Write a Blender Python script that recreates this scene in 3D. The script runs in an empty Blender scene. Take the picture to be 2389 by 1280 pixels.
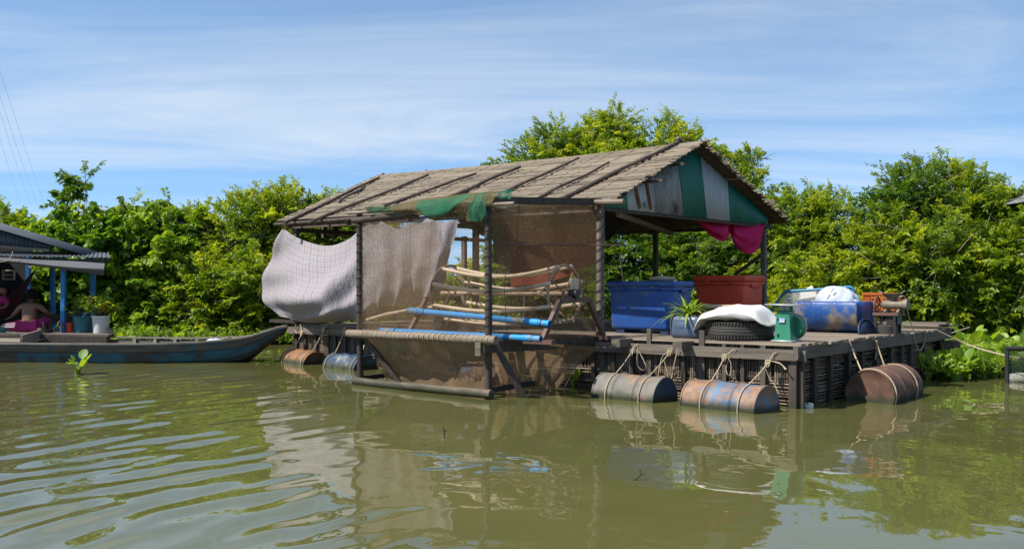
import bpy, bmesh, math, random
import numpy as np
from mathutils import Vector, Matrix, Euler
R_ = random.Random(7)
rng = np.random.default_rng(11)
sc = bpy.context.scene
COL = sc.collection
PI = math.pi

# ------------------------------------------------------------------ camera
F, HOR, CX, CY = 2340.0, 668.0, 1194.5, 640.0
W_, H_ = 2389.0, 1280.0
U2 = Vector((-.7755, .6313)).normalized()          # the raft's long axis, seen by a level camera
V2 = Vector((U2.y, -U2.x))
P0 = Vector((3.045, 10.71, -1.30))                 # near corner of the raft relative to the camera
TILT = .0150                                       # the raft lies a little deeper at its far end
n_ = Vector((-TILT*U2.x, -TILT*U2.y, 1)).normalized()
ROT = n_.rotation_difference(Vector((0, 0, 1))).to_matrix()
CAMH = -(n_.dot(P0))
CAM = Vector((0, 0, CAMH))
cam = bpy.data.cameras.new('camera')
cam.sensor_width = 36.0
cam.sensor_fit = 'HORIZONTAL'
cam.lens = F/W_*36.0
cam.shift_y = (HOR-CY)/W_
cam.clip_start = .1
cam.clip_end = 3000
camo = bpy.data.objects.new('camera', cam)
COL.objects.link(camo)
camo.matrix_world = Matrix.Translation(CAM) @ (ROT @ Matrix.Rotation(PI/2, 3, 'X')).to_4x4()
sc.camera = camo

# ------------------------------------------------------------------ sky, sun, exposure
SUN_EL, SUN_AZ = 49.0, Vector((-.93, -.37))       # the sun stands to the left and a little behind the camera
w = bpy.data.worlds.new('World')
sc.world = w
w.use_nodes = True
wn = w.node_tree
wn.nodes.clear()
def N(nt, t, **k):
    n = nt.nodes.new(t)
    for a, b in k.items():
        if a.startswith('i_'):
            key = a[2:]
            n.inputs[int(key) if key.isdigit() else key.replace('_', ' ')].default_value = b
        else:
            setattr(n, a, b)
    return n
def ramp(nt, pts, interp='LINEAR'):
    n = nt.nodes.new('ShaderNodeValToRGB')
    cr = n.color_ramp
    cr.interpolation = interp
    while len(cr.elements) < len(pts):
        cr.elements.new(.5)
    for e, (p, c) in zip(cr.elements, pts):
        e.position = p
        e.color = (c, c, c, 1) if isinstance(c, (int, float)) else (c[0], c[1], c[2], 1)
    return n
sky = N(wn, 'ShaderNodeTexSky', sky_type='NISHITA', sun_disc=False)
sky.sun_elevation = math.radians(SUN_EL)
sky.sun_rotation = math.atan2(SUN_AZ.x, SUN_AZ.y)
sky.altitude = 0
sky.air_density = .65
sky.dust_density = .15
sky.ozone_density = 2.6
tc = N(wn, 'ShaderNodeTexCoord')
lift = N(wn, 'ShaderNodeVectorMath', operation='ADD')          # a clear sky: the pale band at the horizon stays thin
lift.inputs[1].default_value = (0, 0, .13)
wn.links.new(tc.outputs['Generated'], lift.inputs[0])
wn.links.new(lift.outputs[0], sky.inputs[0])
sep = N(wn, 'ShaderNodeSeparateXYZ')
wn.links.new(tc.outputs['Generated'], sep.inputs[0])
add = N(wn, 'ShaderNodeMath', operation='ADD', i_1=.10)
wn.links.new(sep.outputs['Z'], add.inputs[0])
mx = N(wn, 'ShaderNodeMath', operation='MAXIMUM', i_1=.02)
wn.links.new(add.outputs[0], mx.inputs[0])
dx = N(wn, 'ShaderNodeMath', operation='DIVIDE'); dy = N(wn, 'ShaderNodeMath', operation='DIVIDE')
wn.links.new(sep.outputs['X'], dx.inputs[0]); wn.links.new(mx.outputs[0], dx.inputs[1])
wn.links.new(sep.outputs['Y'], dy.inputs[0]); wn.links.new(mx.outputs[0], dy.inputs[1])
cmb = N(wn, 'ShaderNodeCombineXYZ')
wn.links.new(dx.outputs[0], cmb.inputs[0]); wn.links.new(dy.outputs[0], cmb.inputs[1])
mp = N(wn, 'ShaderNodeMapping')
mp.inputs['Location'].default_value = (20, 3, 0)
mp.inputs['Rotation'].default_value = (0, 0, math.radians(8))
mp.inputs['Scale'].default_value = (.34, .62, 1)
wn.links.new(cmb.outputs[0], mp.inputs[0])
n1 = N(wn, 'ShaderNodeTexNoise', i_Scale=.9, i_Detail=9.0, i_Roughness=.60, i_Distortion=1.0)
wn.links.new(mp.outputs[0], n1.inputs['Vector'])
mp2 = N(wn, 'ShaderNodeMapping')
mp2.inputs['Rotation'].default_value = (0, 0, math.radians(-24))
mp2.inputs['Scale'].default_value = (.5, 1.3, 1)
wn.links.new(cmb.outputs[0], mp2.inputs[0])
n2 = N(wn, 'ShaderNodeTexNoise', i_Scale=1.6, i_Detail=8.0, i_Roughness=.62, i_Distortion=.6)
wn.links.new(mp2.outputs[0], n2.inputs['Vector'])
r1 = ramp(wn, [(.40, 0), (.74, 1)], 'EASE')
wn.links.new(n1.outputs[0], r1.inputs[0])
r2 = ramp(wn, [(.30, .70), (.70, 1)])
wn.links.new(n2.outputs[0], r2.inputs[0])
mu = N(wn, 'ShaderNodeMath', operation='MULTIPLY')
wn.links.new(r1.outputs[0], mu.inputs[0]); wn.links.new(r2.outputs[0], mu.inputs[1])
mu2 = N(wn, 'ShaderNodeMath', operation='MULTIPLY_ADD', i_1=.62, i_2=.13, use_clamp=True)
wn.links.new(mu.outputs[0], mu2.inputs[0])
mixc = N(wn, 'ShaderNodeMix', data_type='RGBA')
wn.links.new(mu2.outputs[0], mixc.inputs[0])
tint = N(wn, 'ShaderNodeVectorMath', operation='MULTIPLY')
wn.links.new(sky.outputs[0], tint.inputs[0])
tint.inputs[1].default_value = (.77, 1.02, 1.02)          # this air's blue leans to cyan
wn.links.new(tint.outputs[0], mixc.inputs[6])
mixc.inputs[7].default_value = (3.9, 4.15, 4.4, 1)
bg = N(wn, 'ShaderNodeBackground', i_Strength=.158)
wn.links.new(mixc.outputs[2], bg.inputs[0])
wo = N(wn, 'ShaderNodeOutputWorld')
wn.links.new(bg.outputs[0], wo.inputs[0])

sl = bpy.data.lights.new('sun', 'SUN')
sl.energy = 5.0
sl.angle = math.radians(.53)
sl.color = (1, .955, .87)
so = bpy.data.objects.new('sun', sl)
COL.objects.link(so)
a_ = SUN_AZ.normalized()*math.cos(math.radians(SUN_EL))
sdir = Vector((a_.x, a_.y, math.sin(math.radians(SUN_EL))))
so.rotation_euler = (-sdir).to_track_quat('-Z', 'Y').to_euler()
so.location = (-6, -4, 12)
sc.view_settings.view_transform = 'Standard'
sc.view_settings.look = 'None'
sc.view_settings.gamma = 1
sc.view_settings.exposure = 0.52
sc.view_settings.use_curve_mapping = False
try:
    sc.cycles.transparent_max_bounces = 24
    sc.cycles.max_bounces = 8
    sc.cycles.caustics_reflective = False
    sc.cycles.caustics_refractive = False
except Exception:
    pass

# ------------------------------------------------------------------ where a pixel's line of sight meets the place
RAFT = Matrix.Translation(CAM + ROT @ P0) @ (ROT @ Matrix(((-U2.x, V2.x, 0), (-U2.y, V2.y, 0), (0, 0, 1)))).to_4x4()
RINV = RAFT.inverted()
CL = RINV @ CAM
def ray(px, py): return ROT @ Vector(((px-CX)/F, 1, -(py-HOR)/F))
def at_Y(px, py, Y):
    r = ray(px, py); return CAM + r*(Y/r.y)
def at_z(px, py, z=0.0):
    r = ray(px, py); return CAM + r*((z-CAMH)/r.z)
def onpl(px, py, p, n):
    d = RINV.to_3x3() @ ray(px, py); n = Vector(n)
    return CL + d*((Vector(p)-CL).dot(n)/d.dot(n))
def S(px, py, y): return onpl(px, py, (0, y, 0), (0, 1, 0))      # on a plane along the raft's front
def T(px, py, x): return onpl(px, py, (x, 0, 0), (1, 0, 0))      # on a plane across the raft
def D(px, py, z): return onpl(px, py, (0, 0, z), (0, 0, 1))      # on a deck height

# ------------------------------------------------------------------ builders
class MB:
    def __init__(s): s.v = []; s.f = []; s.c = []; s.cv = .5; s.uv = None
    def add(s, vs, fs):
        o = len(s.v)
        s.v += [tuple(p) for p in vs]; s.c += [s.cv]*len(vs)
        s.f += [tuple(i+o for i in f) for f in fs]
    def box(s, a, b, jit=0):
        (x0, y0, z0), (x1, y1, z1) = a, b
        vs = [Vector((x, y, z)) for z in (z0, z1) for y in (y0, y1) for x in (x0, x1)]
        if jit: vs = [p+Vector((R_.uniform(-jit, jit), R_.uniform(-jit, jit), R_.uniform(-jit, jit))) for p in vs]
        s.add(vs, [(0, 2, 3, 1), (4, 5, 7, 6), (0, 1, 5, 4), (2, 6, 7, 3), (0, 4, 6, 2), (1, 3, 7, 5)]); return s
    def beam(s, p, q, wd, ht, up=(0, 0, 1), jit=0):
        p, q = Vector(p), Vector(q); d = (q-p).normalized(); u = Vector(up)
        if abs(d.dot(u)) > .98: u = Vector((0, 1, 0))
        x = d.cross(u).normalized(); u = x.cross(d)
        vs = []
        for c in (p, q):
            for a, b in ((-1, -1), (1, -1), (1, 1), (-1, 1)):
                vs.append(c + x*(a*wd/2) + u*(b*ht/2) + Vector((R_.uniform(-jit, jit), R_.uniform(-jit, jit), R_.uniform(-jit, jit))))
        s.add(vs, [(3, 2, 1, 0), (4, 5, 6, 7), (0, 1, 5, 4), (1, 2, 6, 5), (2, 3, 7, 6), (3, 0, 4, 7)]); return s
    def tube(s, pts, r, n=8, cap=True):
        pts = [Vector(p) for p in pts]; m = len(pts)
        rs = r if isinstance(r, (list, tuple)) else [r]*m
        d0 = (pts[1]-pts[0]).normalized()
        x = d0.cross(Vector((0, 0, 1)))
        if x.length < .05: x = d0.cross(Vector((0, 1, 0)))
        x.normalize(); vs = []
        for i in range(m):
            d = (pts[min(i+1, m-1)]-pts[max(i-1, 0)])
            if d.length < 1e-9: d = d0
            d = d.normalized(); x = (x - d*x.dot(d)).normalized(); y = d.cross(x)
            for k in range(n):
                a = 2*PI*k/n; vs.append(pts[i] + (x*math.cos(a)+y*math.sin(a))*rs[i])
        fs = [(i*n+k, i*n+(k+1) % n, (i+1)*n+(k+1) % n, (i+1)*n+k) for i in range(m-1) for k in range(n)]
        if cap: fs += [tuple(range(n))[::-1], tuple((m-1)*n+k for k in range(n))]
        s.add(vs, fs); return s
    def lathe(s, prof, n=24, M=None, a0=0, a1=2*PI, close=True):
        M = M or Matrix(); vs = []; full = abs(a1-a0-2*PI) < 1e-6; nn = n if full else n+1
        for (r, z) in prof:
            for k in range(nn):
                a = a0+(a1-a0)*k/n; vs.append(M @ Vector((r*math.cos(a), r*math.sin(a), z)))
        m = len(prof)
        fs = [(i*nn+k, i*nn+(k+1) % nn, (i+1)*nn+(k+1) % nn, (i+1)*nn+k) for i in range(m-1) for k in range(n)]
        s.add(vs, fs); return s
    def grid(s, P, uv=False):
        a, b = len(P), len(P[0])
        s.add([p for row in P for p in row], [(i*b+j, i*b+j+1, (i+1)*b+j+1, (i+1)*b+j) for i in range(a-1) for j in range(b-1)])
        if uv: s.uv = [(j/(b-1), 1-i/(a-1)) for i in range(a) for j in range(b)]
        return s
    def ell(s, c, r, n=12, m=8, M=None):
        M = M or Matrix.Identity(3); P = []
        for i in range(m+1):
            t = PI*i/m; P.append([Vector(c)+M @ Vector((r[0]*math.sin(t)*math.cos(2*PI*k/n), r[1]*math.sin(t)*math.sin(2*PI*k/n), r[2]*math.cos(t))) for k in range(n+1)])
        return s.grid(P[::-1])
    def rbox(s, c, size, bev=.02, seg=2, M=None, taper=1.0):
        bm = bmesh.new(); bmesh.ops.create_cube(bm, size=1)
        for v in bm.verts:
            k = taper if v.co.z < 0 else 1
            v.co = Vector((v.co.x*size[0]*k, v.co.y*size[1]*k, v.co.z*size[2]))
        bmesh.ops.bevel(bm, geom=bm.edges[:], offset=bev, segments=seg, affect='EDGES', profile=.5)
        bm.verts.index_update(); M = M or Matrix()
        s.add([(M @ v.co)+Vector(c) for v in bm.verts], [[v.index for v in f.verts] for f in bm.faces])
        bm.free(); return s
    def build(s, name, mat, parent=None, ang=40, kind=None, label=None, thick=0):
        me = bpy.data.meshes.new(name)
        off = Vector(ORG.get(parent.name, (0, 0, 0))) if parent else Vector((0, 0, 0))
        me.from_pydata([tuple(Vector(p)-off) for p in s.v], [], s.f)
        if s.uv:
            l = me.uv_layers.new(name='UVMap')
            for i, lp in enumerate(me.loops): l.data[i].uv = s.uv[lp.vertex_index]
        at = me.attributes.new('shade', 'FLOAT', 'POINT'); at.data.foreach_set('value', s.c)
        if not isinstance(mat, (list, tuple)): me.materials.append(mat)
        me.update()
        if ang:
            me.polygons.foreach_set('use_smooth', [True]*len(me.polygons))
            me.set_sharp_from_angle(angle=math.radians(ang))
        o = bpy.data.objects.new(name, me); COL.objects.link(o)
        if parent:
            o.parent = parent; ORG[o.name] = tuple(off)
        if kind: o['kind'] = kind
        if label: o['label'] = label
        if thick:
            md = o.modifiers.new('thickness', 'SOLIDIFY'); md.thickness = thick; md.offset = 0
        return o
ORG = {}
def tag(o, label, cat, group=None, kind=None):
    o['label'] = label; o['category'] = cat
    if group: o['group'] = group
    if kind: o['kind'] = kind
    return o
def thing(name, label, cat, org=(0, 0, 0), raft=True, group=None, keep=True, rz=0.0):
    """An Empty at the base of a thing. keep: its parts are given in the frame's own coordinates."""
    o = bpy.data.objects.new(name, None); COL.objects.link(o); o.empty_display_size = .2
    L = Matrix.Translation(Vector(org)) @ Matrix.Rotation(rz, 4, 'Z')
    o.matrix_world = (RAFT @ L) if raft else L
    ORG[o.name] = tuple(org) if keep else (0, 0, 0)
    return tag(o, label, cat, group)
def copy_tree(o, parent=None):
    c = o.copy(); COL.objects.link(c)
    if parent: c.parent = parent
    for ch in o.children: copy_tree(ch, c)
    return c
def world_mesh(o):
    """a thing that is one mesh given in raft coordinates"""
    o.matrix_world = RAFT; return o

# ------------------------------------------------------------------ materials
def newmat(name):
    m = bpy.data.materials.new(name); m.use_nodes = True; nt = m.node_tree
    return m, nt, nt.nodes['Principled BSDF'], nt.nodes['Material Output']
def mat(name, c1, c2=None, sc_=(6, 6, 6), rough=.8, metal=0., bump=.25, rnd=.2, patch=None, pm=(2.5, .5, .6), algae=False, attr=0., spec=.5, transl=0., fine=0.):
    m, nt, b, out = newmat(name); L = nt.links.new
    c2 = c2 or tuple(x*.7 for x in c1)
    tcn = N(nt, 'ShaderNodeTexCoord'); mpn = N(nt, 'ShaderNodeMapping'); mpn.inputs['Scale'].default_value = sc_
    L(tcn.outputs['Object'], mpn.inputs[0])
    oi = N(nt, 'ShaderNodeObjectInfo')
    mr = N(nt, 'ShaderNodeVectorMath', operation='SCALE', i_Scale=37.0)
    cr = N(nt, 'ShaderNodeCombineXYZ'); L(oi.outputs['Random'], cr.inputs[0]); L(oi.outputs['Random'], cr.inputs[1])
    L(cr.outputs[0], mr.inputs[0])
    va = N(nt, 'ShaderNodeVectorMath', operation='ADD'); L(mpn.outputs[0], va.inputs[0]); L(mr.outputs[0], va.inputs[1])
    no = N(nt, 'ShaderNodeTexNoise', i_Scale=1.0, i_Detail=7.0, i_Roughness=.62); L(va.outputs[0], no.inputs['Vector'])
    rp = ramp(nt, [(.32, c1), (.68, c2)]); L(no.outputs[0], rp.inputs[0]); colr = rp.outputs[0]
    hs = None
    if patch:
        n3 = N(nt, 'ShaderNodeTexNoise', i_Scale=pm[0], i_Detail=8.0, i_Roughness=.68)
        v3 = N(nt, 'ShaderNodeVectorMath', operation='ADD'); L(tcn.outputs['Object'], v3.inputs[0]); L(mr.outputs[0], v3.inputs[1]); L(v3.outputs[0], n3.inputs['Vector'])
        r3 = ramp(nt, [(pm[1], 0), (pm[2], 1)]); L(n3.outputs[0], r3.inputs[0])
        n4 = N(nt, 'ShaderNodeTexNoise', i_Scale=14.0, i_Detail=5.0); L(v3.outputs[0], n4.inputs['Vector'])
        p2 = ramp(nt, [(.35, patch), (.7, tuple(x*.55 for x in patch))]); L(n4.outputs[0], p2.inputs[0])
        mxn = N(nt, 'ShaderNodeMix', data_type='RGBA'); L(r3.outputs[0], mxn.inputs[0]); L(colr, mxn.inputs[6]); L(p2.outputs[0], mxn.inputs[7]); colr = mxn.outputs[2]
    if rnd or attr:
        hs = N(nt, 'ShaderNodeHueSaturation'); L(colr, hs.inputs['Color'])
        mm = N(nt, 'ShaderNodeMapRange'); mm.inputs['To Min'].default_value = 1-rnd; mm.inputs['To Max'].default_value = 1+rnd
        L(oi.outputs['Random'], mm.inputs[0]); val = mm.outputs[0]
        if attr:
            an = N(nt, 'ShaderNodeAttribute', attribute_name='shade')
            m2 = N(nt, 'ShaderNodeMapRange'); m2.inputs['To Min'].default_value = 1-attr; m2.inputs['To Max'].default_value = 1+attr
            L(an.outputs['Fac'], m2.inputs[0]); m3 = N(nt, 'ShaderNodeMath', operation='MULTIPLY'); L(val, m3.inputs[0]); L(m2.outputs[0], m3.inputs[1]); val = m3.outputs[0]
        L(val, hs.inputs['Value']); colr = hs.outputs[0]
    if algae:
        ge = N(nt, 'ShaderNodeNewGeometry'); sx = N(nt, 'ShaderNodeSeparateXYZ'); L(ge.outputs['Position'], sx.inputs[0])
        ad = N(nt, 'ShaderNodeMath', operation='MULTIPLY_ADD', i_1=.10, i_2=-.05); L(no.outputs[0], ad.inputs[0])
        sb = N(nt, 'ShaderNodeMath', operation='SUBTRACT'); L(sx.outputs['Z'], sb.inputs[0]); L(ad.outputs[0], sb.inputs[1])
        r5 = ramp(nt, [(.035, 1), (.10, 0)]); L(sb.outputs[0], r5.inputs[0])
        mg = N(nt, 'ShaderNodeMix', data_type='RGBA'); L(r5.outputs[0], mg.inputs[0]); L(colr, mg.inputs[6]); mg.inputs[7].default_value = (.026, .029, .010, 1); colr = mg.outputs[2]
    L(colr, b.inputs['Base Color'])
    b.inputs['Roughness'].default_value = rough; b.inputs['Metallic'].default_value = metal
    b.inputs['Specular IOR Level'].default_value = spec
    if bump:
        bn = N(nt, 'ShaderNodeBump', i_Strength=bump, i_Distance=.02); L(no.outputs[0], bn.inputs['Height']); L(bn.outputs[0], b.inputs['Normal'])
    if transl:
        tr = N(nt, 'ShaderNodeBsdfTranslucent'); L(colr, tr.inputs[0]); ms = N(nt, 'ShaderNodeMixShader', i_0=transl)
        L(b.outputs[0], ms.inputs[1]); L(tr.outputs[0], ms.inputs[2]); L(ms.outputs[0], out.inputs[0])
    return m
WX = mat('weathered plank grain', (.27, .215, .16), (.14, .11, .08), (1.5, 22, 22), .85, bump=.35, rnd=.22, algae=False)
WY = mat('weathered beam grain along depth', (.14, .115, .09), (.06, .048, .038), (22, 1.5, 22), .85, bump=.35, rnd=.2)
WZ = mat('weathered post grain', (.115, .092, .072), (.045, .036, .029), (20, 20, 1.6), .85, bump=.35, rnd=.3, algae=True)
WG = mat('grey weathered timber', (.20, .165, .13), (.075, .06, .046), (1.5, 20, 20), .85, bump=.4, rnd=.15)
WD = mat('dark wet timber', (.060, .042, .029), (.022, .016, .012), (14, 14, 3), .7, bump=.35, rnd=.25, algae=True)
WL = mat('pale pole bark', (.24, .185, .135), (.12, .09, .065), (5, 18, 18), .8, bump=.3, rnd=.12, algae=True)
WB = mat('dark soaked log', (.15, .115, .085), (.06, .047, .034), (4, 18, 18), .8, bump=.4, rnd=.1, algae=True)
WP = mat('roof pole bark', (.13, .09, .068), (.045, .032, .026), (12, 9, 9), .85, bump=.5, rnd=.25)
BAM = mat('split bamboo', (.22, .165, .11), (.085, .06, .04), (10, 10, 5), .75, bump=.2, rnd=.1, attr=.55)
REED = mat('dry roof reed', (.205, .162, .115), (.105, .080, .056), (3, 26, 26), .82, bump=.3, rnd=.05, attr=.42)
MATD = mat('roof underlay matting', (.10, .065, .03), (.04, .026, .013), (3, 20, 20), .9, bump=.3)
GREEN = mat('green painted tin', (.007, .15, .115), (.005, .105, .082), (3, 3, 1), .55, bump=.05, rnd=.08, patch=(.10, .12, .09), pm=(3.0, .66, .74))
TINP = mat('pale zinc tin', (.40, .44, .47), (.28, .315, .345), (4, 4, .8), .6, bump=.05, rnd=.08, patch=(.22, .10, .05), pm=(5.0, .68, .74))
TIND = mat('stained zinc tin', (.30, .31, .32), (.12, .125, .13), (9, 9, .7), .65, bump=.05, rnd=.05, patch=(.06, .055, .05), pm=(2.2, .5, .66))
TINB = mat('blue grey old tin', (.065, .082, .10), (.04, .05, .062), (4, 4, .8), .75, bump=.05, rnd=.05)
RUSTS = mat('rust', (.20, .06, .022), (.09, .03, .014), (9, 9, 9), .85, bump=.3, rnd=.1)
RUSTD = mat('rusty drum steel', (.15, .072, .042), (.055, .03, .022), (6, 6, 6), .75, bump=.25, rnd=.05, patch=(.30, .13, .05), pm=(2.0, .58, .72), algae=True)
ORUST = mat('orange rusted drum steel', (.36, .17, .065), (.16, .075, .035), (6, 6, 6), .75, bump=.25, rnd=.05, algae=True)
BLUED = mat('flaking blue drum paint', (.12, .18, .27), (.06, .11, .19), (5, 5, 5), .6, bump=.2, rnd=.05, patch=(.29, .165, .10), pm=(4.2, .43, .52), algae=True)
GREYD = mat('greyed drum paint', (.19, .175, .145), (.11, .10, .085), (5, 5, 5), .7, bump=.2, rnd=.05, patch=(.30, .17, .11), pm=(3.2, .53, .64), algae=True)
NAVYD = mat('dark blue plastic drum', (.03, .075, .14), (.02, .04, .075), (5, 5, 5), .75, bump=.1, rnd=.05, patch=(.30, .30, .27), pm=(1.8, .58, .68), algae=True)
BLUEP = mat('blue plastic', (.012, .075, .30), (.009, .05, .20), (3, 3, 3), .45, bump=.04, rnd=.05, patch=(.12, .14, .18), pm=(5.5, .55, .70))
BLUEM = mat('muddy blue plastic', (.012, .075, .27), (.009, .05, .19), (4, 4, 4), .42, bump=.05, rnd=.05, patch=(.25, .20, .145), pm=(3.2, .47, .60))
NAVYP = mat('dark blue plastic', (.012, .03, .075), (.008, .02, .05), (5, 5, 5), .5, bump=.06, rnd=.05)
JERRY = mat('dusty blue plastic can', (.045, .085, .16), (.10, .12, .15), (7, 7, 7), .4, bump=.06, rnd=.05)
REDP = mat('red plastic tub', (.60, .055, .016), (.44, .04, .014), (3, 3, 3), .5, bump=.05, rnd=.05, patch=(.22, .09, .06), pm=(5., .62, .78))
PIPE = mat('bright blue pipe', (.02, .27, .60), (.015, .22, .50), (3, 3, 3), .35, bump=.03, rnd=.05, patch=(.30, .25, .19), pm=(4.5, .53, .64))
TEALP = mat('teal pipe', (.012, .17, .30), (.01, .12, .22), (9, 9, 9), .4, bump=.03, rnd=.05)
PVC = mat('cream pipe', (.58, .44, .30), (.44, .32, .215), (7, 7, 7), .5, bump=.05, rnd=.1)
BROWNM = mat('rusty brown frame', (.13, .068, .05), (.08, .042, .032), (9, 9, 9), .65, bump=.15, rnd=.1)
IRON = mat('dusty wheel iron', (.36, .24, .15), (.19, .12, .075), (9, 9, 9), .7, bump=.15, rnd=.1)
BLACKM = mat('black machine iron', (.03, .024, .02), (.012, .01, .01), (9, 9, 9), .5, bump=.1)
SACK = mat('white woven sack', (.74, .73, .72), (.62, .61, .60), (8, 8, 8), .65, bump=.15, rnd=.0)
BAGW = mat('thin white plastic', (.66, .70, .80), (.55, .60, .72), (7, 7, 7), .35, bump=.8, rnd=0, transl=.25)
RUB = mat('tyre rubber', (.030, .028, .026), (.06, .053, .045), (5, 5, 5), .75, bump=.2, rnd=.1)
SCALE = mat('green scale enamel', (.022, .20, .105), (.016, .14, .075), (5, 5, 5), .4, bump=.05, rnd=0, patch=(.12, .085, .05), pm=(6., .64, .72))
ZINC = mat('dull zinc plate', (.42, .43, .41), (.30, .30, .28), (5, 5, 5), .45, metal=.5, bump=.05)
ALU = mat('cast aluminium', (.26, .22, .17), (.13, .105, .075), (9, 9, 9), .65, metal=.25, bump=.15)
ORANGE = mat('orange plastic crate', (.62, .15, .03), (.50, .11, .02), (5, 5, 5), .45, bump=.02, rnd=0, transl=.2)
ROPE = mat('rope twine', (.52, .42, .29), (.34, .26, .17), (60, 60, 60), .85, bump=.5, rnd=.12)
WIRE = mat('black lashing', (.018, .016, .016), (.03, .027, .025), (20, 20, 20), .6, bump=0)
MAG = mat('magenta cotton', (.75, .018, .16), (.62, .014, .13), (4, 4, 4), .85, bump=.1, rnd=0, transl=.3)
REDC = mat('red brown cloth', (.26, .045, .022), (.17, .03, .016), (3, 3, 12), .9, bump=.1, rnd=0, transl=.35)
TARP = mat('black tarpaulin', (.014, .014, .016), (.028, .026, .026), (6, 6, 6), .6, bump=.2, rnd=0)
AWN = mat('grey rolled tarpaulin', (.06, .065, .075), (.085, .088, .10), (2, 12, 12), .7, bump=.2, rnd=0)
HULLB = mat('peeling blue hull paint', (.012, .085, .125), (.010, .055, .085), (3, 9, 9), .65, bump=.3, rnd=0, patch=(.035, .03, .026), pm=(1.9, .47, .54))
HULLW = mat('boat timber', (.27, .23, .19), (.13, .11, .09), (1.6, 18, 18), .85, bump=.35, rnd=.15)
HULLU = mat('dark worn upper strake', (.12, .10, .085), (.05, .045, .04), (1.6, 14, 14), .8, bump=.35, rnd=0, patch=(.015, .10, .15), pm=(2.4, .58, .66))
HULLR = mat('faded red keel paint', (.13, .02, .012), (.07, .016, .012), (4, 9, 9), .7, bump=.3)
HULLD = mat('tarred hull', (.03, .028, .028), (.016, .015, .015), (3, 12, 12), .6, bump=.3)
BLPOST = mat('blue painted post', (.015, .16, .42), (.012, .11, .30), (7, 7, 3), .6, bump=.1, rnd=.12)
TEALB = mat('teal bucket', (.03, .15, .18), (.025, .12, .15), (6, 6, 6), .5, bump=.04)
WHITEP = mat('white plastic pot', (.60, .60, .53), (.48, .48, .42), (6, 6, 6), .5, bump=.04)
SKIN = mat('skin', (.17, .072, .038), (.145, .06, .032), (9, 9, 9), .5, bump=.03, rnd=0)
HAIR = mat('black hair', (.007, .005, .005), (.011, .009, .008), (60, 60, 9), .85, bump=.3, spec=.15)
MAGT = mat('magenta trousers cotton', (.36, .012, .12), (.26, .01, .085), (6, 6, 6), .85, bump=.1)
PINK = mat('pink print cotton', (.55, .16, .30), (.42, .10, .22), (20, 20, 20), .85, bump=.1)
WHITEC = mat('white stripe cloth', (.65, .62, .63), (.55, .52, .53), (6, 6, 6), .8, bump=0)
SOIL = mat('mud bank', (.06, .05, .03), (.035, .035, .015), (1.2, 1.2, 1.2), .95, bump=.4)
BARK = mat('tree bark', (.12, .10, .075), (.06, .05, .04), (9, 9, 3), .9, bump=.4)
HAMM = mat('dark red hammock cloth', (.09, .012, .02), (.06, .01, .015), (5, 5, 5), .9, bump=.1)
FOAM = mat('dirty white foam', (.62, .60, .56), (.48, .46, .42), (9, 9, 9), .8, bump=.2)
FLOWER = mat('orange red blossom', (.70, .06, .02), (.55, .04, .02), (9, 9, 9), .6, bump=0)
WICK = mat('red brown wicker', (.24, .10, .05), (.13, .06, .03), (30, 30, 30), .8, bump=.4)
STICKER = mat('blue paper sticker', (.10, .22, .45), (.55, .58, .60), (40, 40, 40), .5, bump=0)
CABLE = mat('grey cable', (.30, .36, .44), None, (3, 3, 3), .6, bump=0)

def leafmat(name, stops, rough=.42, transl=.48, tint=(1.85, 1.75, .5)):
    m, nt, b, out = newmat(name); L = nt.links.new
    an = N(nt, 'ShaderNodeAttribute', attribute_name='shade'); rp = ramp(nt, stops); L(an.outputs['Fac'], rp.inputs[0])
    L(rp.outputs[0], b.inputs['Base Color']); b.inputs['Roughness'].default_value = rough; b.inputs['Specular IOR Level'].default_value = .55
    vm = N(nt, 'ShaderNodeVectorMath', operation='MULTIPLY'); L(rp.outputs[0], vm.inputs[0]); vm.inputs[1].default_value = tint
    tr = N(nt, 'ShaderNodeBsdfTranslucent'); L(vm.outputs[0], tr.inputs[0])
    ms = N(nt, 'ShaderNodeMixShader', i_0=transl); L(b.outputs[0], ms.inputs[1]); L(tr.outputs[0], ms.inputs[2]); L(ms.outputs[0], out.inputs[0])
    return m
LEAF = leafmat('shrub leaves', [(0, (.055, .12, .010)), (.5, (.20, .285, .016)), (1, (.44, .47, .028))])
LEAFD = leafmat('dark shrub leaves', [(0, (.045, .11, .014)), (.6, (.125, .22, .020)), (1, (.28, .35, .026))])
VINE = leafmat('vine leaves', [(0, (.065, .15, .018)), (.6, (.16, .27, .03)), (1, (.28, .37, .04))], .32)
HYA = leafmat('hyacinth leaves', [(0, (.08, .17, .02)), (.5, (.17, .28, .03)), (1, (.30, .40, .04))], .5, .4)
SPID = leafmat('spider plant leaves', [(0, (.07, .15, .02)), (.5, (.14, .24, .03)), (1, (.26, .36, .06))], .35, .35)

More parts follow.
